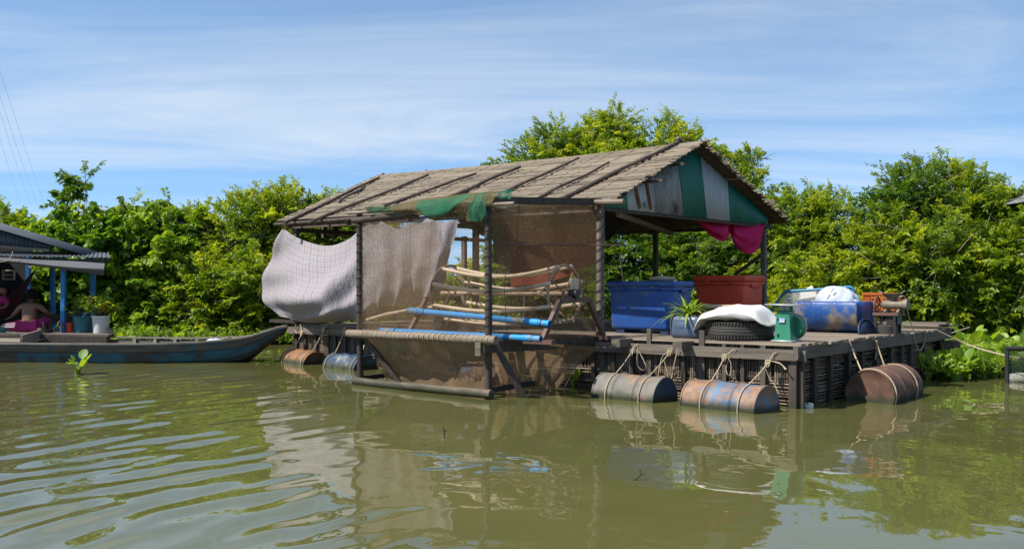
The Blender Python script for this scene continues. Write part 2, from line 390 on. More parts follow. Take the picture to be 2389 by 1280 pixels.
def netmat(name, col, spk, lo, hi, scale=66.):
    m, nt, b, out = newmat(name); L = nt.links.new
    tcn = N(nt, 'ShaderNodeTexCoord')
    no = N(nt, 'ShaderNodeTexNoise', i_Scale=scale, i_Detail=3.0, i_Roughness=.6); L(tcn.outputs['Object'], no.inputs['Vector'])
    n2_ = N(nt, 'ShaderNodeTexNoise', i_Scale=2.3, i_Detail=4.0); L(tcn.outputs['Object'], n2_.inputs['Vector'])
    n3_ = N(nt, 'ShaderNodeTexNoise', i_Scale=scale*1.15, i_Detail=2.0); v3 = N(nt, 'ShaderNodeVectorMath', operation='ADD'); v3.inputs[1].default_value = (9, 3, 5)
    L(tcn.outputs['Object'], v3.inputs[0]); L(v3.outputs[0], n3_.inputs['Vector'])
    al = N(nt, 'ShaderNodeMapRange'); al.inputs['From Min'].default_value = .35; al.inputs['From Max'].default_value = .65; al.inputs['To Min'].default_value = lo; al.inputs['To Max'].default_value = hi
    L(no.outputs[0], al.inputs[0])
    pa = N(nt, 'ShaderNodeMapRange'); pa.inputs['From Min'].default_value = .3; pa.inputs['From Max'].default_value = .7; pa.inputs['To Min'].default_value = -.12; pa.inputs['To Max'].default_value = .12
    L(n2_.outputs[0], pa.inputs[0]); a2 = N(nt, 'ShaderNodeMath', operation='ADD', use_clamp=True); L(al.outputs[0], a2.inputs[0]); L(pa.outputs[0], a2.inputs[1])
    rs = ramp(nt, [(.60, 0), (.70, 1)]); L(n3_.outputs[0], rs.inputs[0])
    mc = N(nt, 'ShaderNodeMix', data_type='RGBA'); L(rs.outputs[0], mc.inputs[0]); mc.inputs[6].default_value = (*col, 1); mc.inputs[7].default_value = (*spk, 1)
    L(mc.outputs[2], b.inputs['Base Color']); b.inputs['Roughness'].default_value = .8; b.inputs['Specular IOR Level'].default_value = .2
    tl = N(nt, 'ShaderNodeBsdfTranslucent'); L(mc.outputs[2], tl.inputs[0]); ma = N(nt, 'ShaderNodeMixShader', i_0=.5); L(b.outputs[0], ma.inputs[1]); L(tl.outputs[0], ma.inputs[2])
    tp = N(nt, 'ShaderNodeBsdfTransparent'); ms = N(nt, 'ShaderNodeMixShader'); L(a2.outputs[0], ms.inputs[0]); L(tp.outputs[0], ms.inputs[1]); L(ma.outputs[0], ms.inputs[2]); L(ms.outputs[0], out.inputs[0])
    return m
NETF = netmat('thin brown gauze net', (.25, .165, .095), (.58, .42, .20), .12, .42)
NETB = netmat('brown gauze net', (.24, .15, .08), (.60, .43, .20), .30, .68)
NETP = netmat('brown pouch net', (.34, .225, .13), (.58, .42, .24), .60, .95, 70)
NETG = netmat('green gauze net', (.028, .21, .12), (.22, .20, .10), .50, .92, 60)
NETO = netmat('olive crusted net', (.15, .125, .055), (.42, .32, .15), .72, 1.0, 50)
NETK = netmat('dark gauze net', (.05, .075, .05), (.15, .2, .14), .45, .75, 60)

def plaid():
    m, nt, b, out = newmat('checked cotton'); L = nt.links.new
    tcn = N(nt, 'ShaderNodeTexCoord'); sx = N(nt, 'ShaderNodeSeparateXYZ'); L(tcn.outputs['UV'], sx.inputs[0])
    def lines(sock, n, w_):
        a = N(nt, 'ShaderNodeMath', operation='MULTIPLY', i_1=n); L(sock, a.inputs[0]); f_ = N(nt, 'ShaderNodeMath', operation='FRACT'); L(a.outputs[0], f_.inputs[0])
        c = N(nt, 'ShaderNodeMath', operation='LESS_THAN', i_1=w_); L(f_.outputs[0], c.inputs[0]); return c.outputs[0]
    base = (.385, .36, .372, 1)
    prev = None
    for sock, n, wd, col, k in ((sx.outputs['X'], 80, .3, (.26, .25, .29, 1), .45), (sx.outputs['Y'], 42, .3, (.26, .25, .29, 1), .45), (sx.outputs['X'], 40, .2, (.30, .20, .22, 1), .4), (sx.outputs['Y'], 21, .2, (.30, .20, .22, 1), .4)):
        l = lines(sock, n, wd); q = N(nt, 'ShaderNodeMath', operation='MULTIPLY', i_1=k); L(l, q.inputs[0])
        mc = N(nt, 'ShaderNodeMix', data_type='RGBA'); L(q.outputs[0], mc.inputs[0])
        if prev is None: mc.inputs[6].default_value = base
        else: L(prev, mc.inputs[6])
        mc.inputs[7].default_value = col; prev = mc.outputs[2]
    L(prev, b.inputs['Base Color']); b.inputs['Roughness'].default_value = .9; b.inputs['Specular IOR Level'].default_value = .1
    mpw = N(nt, 'ShaderNodeMapping'); mpw.inputs['Scale'].default_value = (1.0, 1.0, .45); mpw.inputs['Rotation'].default_value = (0, .5, 0); L(tcn.outputs['Object'], mpw.inputs[0]); no = N(nt, 'ShaderNodeTexNoise', i_Scale=7.0, i_Detail=5.0, i_Distortion=.8); L(mpw.outputs[0], no.inputs['Vector']); bn = N(nt, 'ShaderNodeBump', i_Strength=.7, i_Distance=.035); L(no.outputs[0], bn.inputs['Height']); L(bn.outputs[0], b.inputs['Normal'])
    tl = N(nt, 'ShaderNodeBsdfTranslucent'); L(prev, tl.inputs[0]); ms = N(nt, 'ShaderNodeMixShader', i_0=.22); L(b.outputs[0], ms.inputs[1]); L(tl.outputs[0], ms.inputs[2]); L(ms.outputs[0], out.inputs[0])
    return m
PLAID = plaid()

# ------------------------------------------------------------------ water
def water():
    m, nt, b, out = newmat('murky river water'); L = nt.links.new
    tcn = N(nt, 'ShaderNodeTexCoord')
    nb = N(nt, 'ShaderNodeTexNoise', i_Scale=.35, i_Detail=3.0); L(tcn.outputs['Object'], nb.inputs['Vector'])
    rp = ramp(nt, [(.35, (.104, .102, .033)), (.65, (.088, .088, .030))]); L(nb.outputs[0], rp.inputs[0]); L(rp.outputs[0], b.inputs['Base Color'])
    b.inputs['Roughness'].default_value = .015; b.inputs['IOR'].default_value = 1.5; b.inputs['Specular IOR Level'].default_value = .5
    mpn = N(nt, 'ShaderNodeMapping'); mpn.inputs['Scale'].default_value = (1.0, .75, 1); L(tcn.outputs['Object'], mpn.inputs[0])
    a = N(nt, 'ShaderNodeTexNoise', i_Scale=2.6, i_Detail=2.5, i_Roughness=.5, i_Distortion=.5); L(mpn.outputs[0], a.inputs['Vector'])
    bn = N(nt, 'ShaderNodeBump', i_Strength=1.0, i_Distance=.0035); L(a.outputs[0], bn.inputs['Height']); L(bn.outputs[0], b.inputs['Normal'])
    return m
WATER = water()
ys = [-300., -60., 1.0, 2.2] + list(np.geomspace(3.0, 30.0, 520)) + [34., 60., 400.]
xs = [-400., -60.] + list(np.linspace(-11.0, 10.0, 470)) + [60., 400.]
X, Y = np.meshgrid(np.array(xs), np.array(ys))
def smooth(a, lo, hi):
    t = np.clip((a-lo)/(hi-lo), 0, 1); return t*t*(3-2*t)
Z = np.zeros_like(X)
left = smooth(-X - .30*(Y-7.5), .35, 2.2) * (1-smooth(Y, 11, 18)) 
left = left*(.75+.25*np.sin(X*1.3+Y*.7))
wr = np.random.default_rng(5)
for k in range(20):                                   # a boat's wake coming in from the left
    lam = wr.uniform(.17, .46); th = math.radians(156 + wr.normal(0, 17)); ph = wr.uniform(0, 6.28)
    kx, ky = math.cos(th)*2*PI/lam, math.sin(th)*2*PI/lam
    bend = .8*np.sin(1.1*X+.5*Y+ph)+.5*np.sin(.9*Y-1.7*X+2*ph)
    Z += left*(lam*.0028)*np.sin(kx*X+ky*Y+ph+bend)
for k in range(22):                                   # the slow, crossing leftovers of older waves
    lam = wr.uniform(.35, 1.5); th = wr.uniform(0, 2*PI); ph = wr.uniform(0, 6.28)
    Z += (lam*.00056)*np.sin(math.cos(th)*2*PI/lam*X+math.sin(th)*2*PI/lam*Y+ph+.5*np.sin(.7*X+ph)+.4*np.sin(.6*Y-ph))
for k in range(14):
    lam = wr.uniform(.16, .40); th = wr.uniform(0, 2*PI); ph = wr.uniform(0, 6.28)
    Z += (lam*.0004)*(.6+.4*np.sin(.8*X+ph)*np.sin(.7*Y-ph))*np.sin(math.cos(th)*2*PI/lam*X+math.sin(th)*2*PI/lam*Y+ph+.7*np.sin(1.9*X+ph))
rr = np.sqrt((X-6.35)**2+(Y-8.9)**2)                 # a ring where something touched the surface
Z += .0016*np.sin(rr*2*PI/.20)*np.exp(-(rr/.8)**2)
edge = smooth(np.abs(X), 11.5, 9.0) if False else (1-smooth(np.abs(X), 9., 10.9))*(1-smooth(Y, 24, 29))*smooth(Y, 2.9, 3.5)
Z *= edge
nx, ny = len(xs), len(ys)
me = bpy.data.meshes.new('river_water')
idx = np.arange(nx*ny).reshape(ny, nx)
q = np.stack([idx[:-1, :-1], idx[:-1, 1:], idx[1:, 1:], idx[1:, :-1]], -1).reshape(-1, 4)
def np_mesh(me, V, Q, k=4, smoothf=True):
    me.vertices.add(len(V)); me.vertices.foreach_set('co', np.asarray(V, np.float32).ravel())
    me.loops.add(Q.size); me.loops.foreach_set('vertex_index', Q.astype(np.int32).ravel())
    me.polygons.add(len(Q)); me.polygons.foreach_set('loop_start', np.arange(0, Q.size, k, dtype=np.int32))
    me.polygons.foreach_set('use_smooth', np.full(len(Q), smoothf)); me.update(calc_edges=True); me.validate()
np_mesh(me, np.stack([X, Y, Z], -1).reshape(-1, 3), q)
me.materials.append(WATER)
o = bpy.data.objects.new('river_water', me); COL.objects.link(o); o['kind'] = 'structure'
o['label'] = 'murky olive green river water with a wake of ripples on the left'
# the bank behind, out to the horizon
mb = MB()
edge_y = lambda x: 21.5 - .16*max(0, x-1.5) + .35*math.sin(x*1.7) + .2*math.sin(x*4.1)
P = []
xsb = list(np.linspace(-40, 40, 120))
P.append([Vector((x, edge_y(x)-.5, -.3)) for x in xsb]); P.append([Vector((x, edge_y(x), .06)) for x in xsb])
P.append([Vector((x, edge_y(x)+2.5, .25)) for x in xsb]); P.append([Vector((x*4, 60, .4)) for x in xsb]); P.append([Vector((x*30, 1200, .5)) for x in xsb])
o = mb.grid(P).build('river_bank', SOIL); o['kind'] = 'structure'; o['label'] = 'low muddy bank under the shrubs'
#PART2
# ------------------------------------------------------------------ the floating house
XR, XL, DZ, DEEP = .0, -8.42, .69, 5.32
h = thing('floating_house', 'low floating house on a bamboo walled raft under a long reed roof with tin gable', 'floating house')
y = -.02; i = 0
while y < DEEP:
    wd = R_.uniform(.125, .155)
    z0 = DZ+R_.uniform(-.004, .004)
    m_ = MB().box((XL+R_.uniform(-.03, .03), y, z0-.026), (XR+.085+R_.uniform(-.04, .035), y+wd-.012, z0), .003)
    m_.build('deck_plank', WX, h); y += wd; i += 1
for (x0, x1, y0, y1, r) in ((-.75, .06, 4.75, 4.95, .03), (-1.1, .10, 4.98, 5.16, .05), (-.6, .16, 5.1, 5.3, .02)):
    MB().beam((x0, y0+.1, DZ+.018+r), (x1, y1-.06, DZ+.022+r), .19, .022, jit=.006).build('loose_board', WG, h, label='loose grey board lying on the far deck corner')
# front beams, right beam, corner pieces
MB().beam((-3.05, -.065, .566), (.13, -.065, .566), .058, .118, jit=.004).build('beam', WG, h)
MB().beam((XL-.05, -.065, .605), (-5.0, -.065, .60), .058, .105, jit=.004).build('beam', WG, h)
MB().beam((.055, -.17, .598), (.055, DEEP+.05, .60), .052, .135, jit=.003).build('beam', WY, h)
MB().beam((.0, DEEP-.35, .45), (.22, DEEP-.1, .46), .09, .12, jit=.004).build('beam', WD, h)
for px in (1447, 1590):
    p = S(px, 792, -.2); MB().beam((p.x, -.30, .635), (p.x, .6, .632), .115, .088, jit=.004).build('joist', WY, h)
for x in (-3.6, -5.2, -6.6, -7.9): MB().beam((x, -.02, .61), (x, DEEP, .61), .09, .10).build('joist', WY, h)
for px, ztop, wd, m_ in ((1515, .80, .066, WZ), (1638, .80, .07, WZ), (1385, .5, .05, WD), (1432, .5, .055, WD), (1475, .66, .05, WD), (1595, .66, .045, WD), (1690, .665, .05, WZ), (1733, .66, .042, WD), (1781, .66, .055, WZ),
                      (690, .55, .08, WD), (712, .55, .06, WD), (736, .55, .07, WD), (764, .55, .08, WD), (782, .55, .05, WD), (805, .55, .07, WD), (828, .55, .06, WD)):
    p = S(px, 800, -.015); MB().beam((p.x, -.016, -.35), (p.x, -.016, ztop), .030, wd, up=(1, 0, 0), jit=.004).build('post', m_, h)
MB().beam((-.03, -.0, -.35), (-.03, -.0, .507), .11, .085, up=(1, 0, 0), jit=.003).build('corner_post', WD, h)
MB().beam((.045, .02, -.35), (.045, .02, .52), .05, .05, up=(1, 0, 0), jit=.003).build('corner_post', WD, h)
for px in (1900, 1937, 1979, 2011, 2044, 2077, 2103, 2124, 2155):
    p = T(px, 820, .01); MB().beam((.012, p.y, -.35), (.012, p.y, .55), .07, .034, up=(1, 0, 0), jit=.004).build('post', WD, h)
def slats(x0, x1, along, fixed, z0, z1, pitch, vertical, name, fillp=1.0, flip=1):
    m_ = MB()
    if vertical:
        a = x0
        while a < x1:
            m_.cv = R_.random(); r = pitch*R_.uniform(.34, .5); zt = z1+R_.uniform(-.012, .008)
            p, q_ = ((a, fixed), (a+R_.uniform(-.008, .008), fixed+R_.uniform(-.006, .006))) if along == 'x' else ((fixed, a), (fixed, a))
            if R_.random() < fillp: m_.tube([(*p, z0+R_.uniform(-.02, .02)), (*q_, zt)], r, 5)
            a += pitch*R_.uniform(.85, 1.2)
        for z in (z0+.1*(z1-z0), z0+.5*(z1-z0), z1-.03, z1-.06):
            m_.cv = .15; pts = [(x0+(x1-x0)*k/40, fixed-.012*flip*(1 if k % 2 else .3), z+R_.uniform(-.005, .005)) for k in range(41)]
            if along == 'y': pts = [(b+.02, a_, c) for a_, b, c in pts]
            m_.tube(pts, .005, 4)
    else:
        z = z0
        while z < z1:
            a = x0-.05
            while a < x1:
                ln = R_.uniform(.8, 2.0); e = min(a+ln, x1); m_.cv = R_.random(); r = pitch*R_.uniform(.26, .42)
                if R_.random() < fillp and e-a > .1:
                    pts = []
                    for k in range(5):
                        s_ = a+(e-a)*k/4; f_ = fixed+.01*math.sin(s_*21+z*90)
                        pts.append((s_, f_, z+R_.uniform(-.006, .006)) if along == 'x' else (f_, s_, z+R_.uniform(-.006, .006)))
                    m_.tube(pts, r, 5)
                a = e+R_.uniform(.0, .03)
            z += pitch*R_.uniform(.85, 1.2)
    return m_.build(name, BAM, h, kind='stuff')
slats(XL, 0, 'x', .022, .27, .668, .026, True, 'upright_bamboo_slats', .97)
slats(XL, 0, 'x', .03, -.12, .30, .034, False, 'crosswise_bamboo_slats', .93)
slats(0, DEEP, 'y', -.035, -.12, .54, .030, False, 'woven_side_slats', .96)
slats(0, DEEP, 'y', XL+.03, -.12, .66, .034, False, 'woven_side_slats', .95)
slats(XL, 0, 'x', DEEP-.03, -.12, .66, .034, False, 'woven_back_slats', .95)
MB().box((XL+.06, .055, -.15), (-.06, .066, .655)).build('added_dark_backing', MATD, h)  # added dark backing: keeps light from showing through the slat gaps, front and back
MB().box((XL+.06, DEEP-.07, -.15), (-.06, DEEP-.06, .655)).build('added_dark_backing', MATD, h)
m_ = MB()
for k in range(46):
    a = DEEP*k/46; m_.cv = R_.random()*.5; m_.tube([(-.06, a, -.12), (-.06, a+R_.uniform(-.02, .02), .55)], .008, 4)
m_.build('side_stakes', BAM, h, kind='stuff')

# roof
EF, RG, EB = Vector((0, -.06, 2.335)), Vector((0, 2.20, 3.285)), Vector((0, 5.0, 2.34))
RX0, RX1 = -8.75, -2.34
def roofz(x): return -.035*math.sin(max(0, min(1, (x-RX0)/(RX1-RX0)))*PI)           # the ridge sags a little
def roofpt(x, s, back=False, up=0.0):
    e = EB if back else EF; p = e.lerp(RG, s); n = Vector((0, -(RG.z-e.z), (RG.y-e.y))).normalized()
    if back: n = -n
    return Vector((x, p.y, p.z + roofz(x)*s)) + n*up
def slope(back):
    rows = 64; m_ = MB(); e = EB if back else EF; SLN = (RG-e).length
    for r in range(rows):
        s0 = (r+.3)/rows; off = R_.uniform(-.06, .06)
        for q_ in range(2):
            x = RX0+R_.uniform(-.07, .05); sq = s0+(q_*.45+R_.uniform(-.12, .12))/rows
            while x < RX1:
                ln = R_.uniform(1.0, 4.0); xe = min(x+ln, RX1+R_.uniform(-.05, .09)); m_.cv = R_.random()
                rad = R_.uniform(.008, .016); pts = []
                lift = R_.uniform(.0, .014)
                for k in range(4):
                    xx = x+(xe-x)*k/3
                    pts.append(roofpt(xx, min(1.01, sq+R_.uniform(-.0022, .0022)), back, .006+lift+R_.uniform(-.003, .004)))
                if xe-x > .08: m_.tube(pts, rad, 5)
                x = xe-R_.uniform(-.01, .05)
    m_.build('reed_thatch', REED, h, kind='stuff')
    P = [[roofpt(RX0+(RX1-RX0)*k/20, s, back, -.010-d) for k in range(21)] for (s, d) in ((0, 0), (.5, 0), (1, 0))]
    Q = [[roofpt(RX0+(RX1-RX0)*k/20, s, back, -.010-d) for k in range(21)] for (s, d) in ((1, .022), (.5, .022), (0, .022))]
    MB().grid((P+Q+[P[0]]) if not back else [list(reversed(r)) for r in (P+Q+[P[0]])]).build('thatch_backing', MATD, h, ang=0)
    m_ = MB()
    x = RX0+.12
    while x < RX1-.05:
        m_.cv = 0; pts = []; n2 = 26
        for k in range(n2+1):
            pts.append(roofpt(x+.012*(k % 2)+.05*math.sin(k*.16+x*3), k/n2*.99, back, .022+.010*(k % 2)))
        m_.tube(pts, .0027, 4); x += R_.uniform(.18, .40)
    m_.build('thatch_stitching', WIRE, h, kind='stuff')
slope(False); slope(True)
nF = Vector((0, -(RG.z-EF.z), RG.y-EF.y)).normalized(); pF = EF+nF*.055
def pole(a, b, r, name='roof_pole', wig=.035, m=WP, n=8):
    A, B = Vector(a), Vector(b); side = (B-A).cross(nF).normalized(); pts, rr_ = [], []
    ph = R_.uniform(0, 6); k1 = R_.uniform(.8, 1.6)
    for k in range(13):
        t = k/12; pts.append(A.lerp(B, t)+side*(wig*math.sin(t*PI*k1*2+ph)*math.sin(t*PI))+nF*(.008*math.sin(t*9+ph))); rr_.append(r*(1.12-.3*t)*(1+.12*math.sin(k*2.3+ph)))
    return MB().tube(pts, rr_, n).build(name, m, h)
for (a, b, c, d, r) in ((885, 413, 663, 521, .038), (1000, 408, 722, 517, .036), (1111, 403, 896, 480, .034), (1214, 388, 1040, 464, .038), (1350, 369, 1178, 446, .034), (1421, 379, 1251, 463, .030), (1588, 327, 1308, 465, .042)):
    pole(onpl(c, d, pF, nF), onpl(a, b, pF, nF), r*.68)
pole(onpl(850, 436, pF, nF), onpl(790, 470, pF, nF), .022, 'roof_pole')
for (a, b, c, d) in ((895, 407, 884, 414), (992, 399, 1012, 411), (1014, 402, 995, 411), (1102, 402, 1115, 405), (1580, 322, 1592, 334)):
    p, q_ = S(a, b, 2.17), S(c, d, 2.3); MB().tube([p, q_], [.03, .035], 6).build('ridge_stick', WP, h)
MB().tube([(RX1-.35, 2.22, 3.295), (RX1-.1, 2.2, 3.30), (RX1+.12, 2.21, 3.31)], .02, 7).build('ridge_stick', WL, h)
e0 = S(1455, 470, -.16); MB().tube([(-3.9, -.12, 2.345), (-3.2, -.15, 2.352), (e0.x, -.16, e0.z)], [.022, .03, .03], 8).build('eave_pole', WL, h, label='pale bamboo eave pole sticking out past the gable')
MB().tube([(RX0-.04, -.10, 2.30), (-7.0, -.10, 2.315), (-5.2, -.09, 2.32), (-3.9, -.09, 2.325)], .024, 7).build('eave_pole', WP, h)
for (yy, zz) in ((.9, 2.71), (1.5, 2.98), (3.3, 2.95), (4.2, 2.66)):
    MB().beam((RX1-1.0, yy, zz-.06), (RX1+R_.uniform(.06, .2), yy, zz-.06), .05, .04).build('purlin', WL if yy > 3 else WP, h)
# rafters seen from below
for x in (-8.5, -7.1, -5.8, -4.4, -3.2, -2.62):
    MB().beam(roofpt(x, -.02, False, -.07), roofpt(x, .99, False, -.07), .05, .06).build('rafter', WP, h)
    MB().beam(roofpt(x, -.02, True, -.07), roofpt(x, .99, True, -.07), .05, .06).build('rafter', WP, h)
# gable of tin sheets
GX = -2.52
def ztop(yv):
    return (EF.z+(RG.z-EF.z)*(yv-EF.y)/(RG.y-EF.y) if yv < RG.y else EB.z+(RG.z-EB.z)*(EB.y-yv)/(EB.y-RG.y))-.035
cuts = [(1410, 473, 1410, 470, GREEN), (1466, 480, 1460, 436, TINP), (1529, 487, 1512, 400, TIND), (1598, 497, 1579, 357, GREEN), (1648, 501, 1633, 373, TINP), (1702, 507, 1696, 418, GREEN), (1790, 515, 1790, 513, None)]
names = ['green painted corner sheet', 'pale sheet with two rust streaks and a small green cross', 'grey sheet stained black', 'tall green sheet under the ridge', 'pale zinc sheet with rust spots', 'long green sheet at the far corner']
for i in range(6):
    a, b = cuts[i], cuts[i+1]
    yb0, yt0, yb1, yt1 = T(a[0], a[1], GX).y, T(a[2], a[3], GX).y, T(b[0], b[1], GX).y, T(b[2], b[3], GX).y
    n2 = max(8, int(abs(yb1-yb0)/.012)); P = [[], [], []]
    for k in range(n2+1):
        t = k/n2; cor = .009*math.sin((yb0+(yb1-yb0)*t)*2*PI/.072); xo = GX+.004*(i % 2)+cor
        yt = yt0+(yt1-yt0)*t; yb = yb0+(yb1-yb0)*t; yt = min(max(yt, .02), 4.88); yb = min(max(yb, .0), 4.93)
        zb = 2.275+R_.uniform(-.003, .003); zt = max(ztop(yt), zb+.004)
        P[0].append((xo, yb, zb)); P[1].append((xo, (yb+yt)/2, (zb+zt)/2)); P[2].append((xo, yt, zt))
    o = MB().grid(P).build('corrugated_sheet', a[4], h, label=names[i], thick=.004)
for (a, b, c, d) in ((1479, 418, 1494, 486), (1506, 403, 1520, 488)):
    p, q_ = T(a, b, GX+.03), T(c, d, GX+.03); MB().beam(p, q_, .05, .012, up=(1, 0, 0)).build('rusty_strip', RUSTS, h)
p = T(1505, 478, GX+.025)
m_ = MB(); m_.box((p.x-.002, p.y-.05, p.z-.007), (p.x+.002, p.y+.05, p.z+.007)); m_.box((p.x-.001, p.y-.007, p.z-.045), (p.x+.003, p.y+.007, p.z+.045)); m_.build('painted_cross', GREEN, h)
MB().beam((GX-.04, -.05, 2.262), (GX-.04, 4.95, 2.257), .04, .05).build('tie_beam', WD, h)
# posts
def hp(x, yv, z0=DZ, z1=2.30, wd=.07, m=WZ, name='post'): return MB().beam((x, yv, z0), (x, yv, z1), wd, wd, up=(1, 0, 0), jit=.004).build(name, m, h)
CX_ = S(1400, 784, .02).x
cp = hp(CX_, .02, DZ-.1, 2.36, .072, WG, 'post'); cp['label'] = 'grey corner post bound with black cord'
m_ = MB(); pts = []
for k in range(12*16):
    a = 2*PI*k/16; z_ = .78+1.5*k/(12*16); pts.append((CX_+.052*max(-1, min(1, 1.35*math.cos(a)))*.95, .02+.052*max(-1, min(1, 1.35*math.sin(a)))*.95, z_))
m_.tube(pts, .006, 4).build('cord_binding', WIRE, cp)
for px, yv in ((692, .03),):
    hp(S(px, 540, yv).x, yv, m=WP)
hp(T(1508, 520, -4.5).x, T(1508, 520, -4.5).y+.3, wd=.07, m=WZ); hp(-2.62, 4.78, wd=.075, m=WG)
hp(-8.4, 4.78, wd=.07, m=WP)
pD = S(1110, 600, 1.7); hp(pD.x, 1.7, z1=2.9, wd=.08, m=WG); pE = S(1083, 600, 4.7); hp(pE.x, 4.7, wd=.085, m=WP)
MB().beam((-8.5, .02, 2.262), (-2.55, .02, 2.255), .05, .07).build('eave_plate', WP, h)
MB().beam((-8.5, 4.78, 2.262), (-2.55, 4.78, 2.255), .05, .07).build('eave_plate', WP, h)
MB().beam((-8.42, -.02, 2.20), (-8.42, 4.85, 2.20), .05, .07).build('tie_beam', WP, h)
MB().beam((-5.6, .05, 2.20), (-5.6, 4.8, 2.20), .05, .07).build('tie_beam', WP, h)
for px in (757, 782):
    p = S(px, 525, .9); MB().beam((p.x, .9, 2.12), (p.x, .9, 2.6), .09, .05, up=(1, 0, 0)).build('strut', WP, h)
p, q_ = S(1452, 480, .6), S(1522, 522, 3.9); MB().beam((-2.6, .5, 2.22), (-3.9, 4.1, 2.16), .05, .06).build('brace', WX, h)
MB().beam(T(1783, 590, -2.7), T(1715, 640, -3.3), .04, .05).build('brace', WP, h)
MB().beam((XL-.5, -.05, .745), (XL+.6, .02, .735), .10, .05).build('deck_edge_board', WD, h)

# ------------------------------------------------------------------ net cage hanging off the front
XA, XB, YC = -5.10, -2.97, -1.60
cg = thing('net_cage', 'square gauze net cage on dark posts over the water', 'net cage', (XB, YC, 0))
def wrap(x, yv, r, z0, z1, turns, par):
    pts = [(x+r*math.cos(2*PI*k/12), yv+r*math.sin(2*PI*k/12), z0+(z1-z0)*k/(12*turns)) for k in range(12*turns+1)]
    MB().tube(pts, .0042, 4).build('cord_binding', WIRE, par)
pa = MB().tube([(XA, YC, .10), (XA-.01, YC, 1.0), (XA-.015, YC, 2.27)], [.043, .041, .038], 10).build('post', WD, cg, label='front post nearer the hanging sheet'); wrap(XA-.005, YC, .047, .9, 2.2, 12, pa)
pb = MB().tube([(XB, YC, .02), (XB+.005, YC, 1.1), (XB-.005, YC, 2.325)], [.042, .04, .04], 10).build('post', WD, cg, label='tall dark post at the cage corner'); wrap(XB, YC, .047, .78, 2.25, 15, pb)
def lg(a, b, r, name, m, n=12, sag=0):
    a, b = Vector(a), Vector(b); return MB().tube([a.lerp(b, k/8)+Vector((0, R_.uniform(-.006, .006), -sag*math.sin(PI*k/8)+R_.uniform(-.004, .004))) for k in range(9)], [r*R_.uniform(.94, 1.06) for k in range(9)], n).build(name, m, cg)
p, q_ = S(826, 889, YC-.10), S(1146, 919, YC-.12); lg(p, q_, .050, 'bottom_log', WB)
ro_a, ro_b = S(812, 777, YC-.09), S(1157, 794, YC-.11)
ro = lg(ro_a, ro_b, .049, 'net_roller', WL); ro['label'] = 'grey log roller wound with twine'
m_ = MB()
for k in range(26):
    c = ro_a.lerp(ro_b, .12+.84*k/25); m_.tube([c+Vector((.012*math.sin(a), (.054*math.cos(a)), (.054*math.sin(a)))) for a in [2*PI*j/12 for j in range(13)]], .005, 4)
m_.build('twine_turns', ROPE, ro)
lg((XA-.1, YC-.03, 2.13), (XB+.05, YC-.03, 2.235), .04, 'top_pole', WD)
lg(S(812, 497, YC-.05), S(1200, 474, YC-.07), .022, 'top_pole', WL)
MB().beam((XB+.0, YC-.06, 2.27), (CX_+.05, -.05, 2.33), .07, .085, jit=.004).build('top_beam', WD, cg)
MB().beam((XB+.01, YC-.12, .615), (CX_+.04, .25, .63), .085, .125, jit=.005).build('side_beam', WD, cg)
MB().beam((XB-.02, YC-.16, .60), (XB-.02, YC-.05, .60), .08, .15).build('beam_end', WG, cg)
MB().beam((XA+.0, YC+.02, .62), (XA+.0, .2, .64), .08, .11).build('side_beam', WD, cg)
MB().beam((XA, YC, .14), (XA+.0, YC+.95, .16), .05, .06).build('bottom_rail', WD, cg)
MB().beam((XB, YC, .13), (XB+.0, YC+.95, .15), .05, .06).build('bottom_rail', WD, cg)
MB().beam(S(1150, 792, YC+.02), tuple(S(1247, 940, YC+.36))[:2]+(-.2,), .06, .075, jit=.003).build('brace', WD, cg)
MB().beam((XA+.05, YC+.02, .66), (XA+.55, YC+.25, .02), .06, .05).build('brace', WD, cg)
MB().beam(((XA+XB)/2+.2, YC+.9, .655), (XA, YC+.9, .655), .09, .06).build('floor_rail', WD, cg)
MB().tube([S(1140, 482, YC+.1), S(1204, 494, YC+.5)], .018, 7).build('short_pole', WL, cg)
MB().tube([(XB+.02, YC+.15, 1.775), (CX_+.28, .08, 1.80)], .010, 6).build('iron_rod', BROWNM, cg)
# net panels
def sheet(P, name, m, parent, nu=24, nv=16, fold=.0, ff=7.0, uv=False, thick=0, diag=0.):
    """a loose sheet through a net of control points, with soft folds"""
    P = [[Vector(p) for p in r] for r in P]; a, b = len(P), len(P[0])
    def cr(p0, p1, p2, p3, t): return .5*((2*p1)+(p2-p0)*t+(2*p0-5*p1+4*p2-p3)*t*t+(3*p1-p0-3*p2+p3)*t**3)
    def row(l, t):
        n3 = len(l)-1; x = min(t*n3, n3-1e-6); i = int(x); f = x-i
        return cr(l[max(i-1, 0)] if i > 0 else l[0]*2-l[1], l[i], l[i+1], l[i+2] if i+2 <= n3 else l[n3]*2-l[n3-1], f)
    G = []
    for i in range(nv+1):
        ctrl = [row([P[r][c] for r in range(a)], i/nv) for c in range(b)]
        rr_ = [row(ctrl, j/nu) for j in range(nu+1)]
        if fold:
            for j in range(nu+1):
                t = j/nu; k = i/nv; rr_[j] = rr_[j]+Vector((0, -1, 0))*(fold*(math.sin(t*ff*2*PI+2*k+math.sin(k*4))*.6+math.sin(t*ff*3.7+5*k)*.5)*(.25+.75*k)+(diag*(math.sin(9*k+13*t*(1-.5*k)+1)*.6+.5*math.sin(17*k+21*t+2*t*k))*math.sin(PI*min(1, k*1.1))*(1-.8*smooth(t, .42, .55))+diag*.55*math.sin(62*t+4*k*t)*float(smooth(t, .46, .58))*(.4+.6*k) if diag else 0))
        G.append(rr_)
    return MB().grid(G, uv).build(name, m, parent, ang=180, thick=thick)
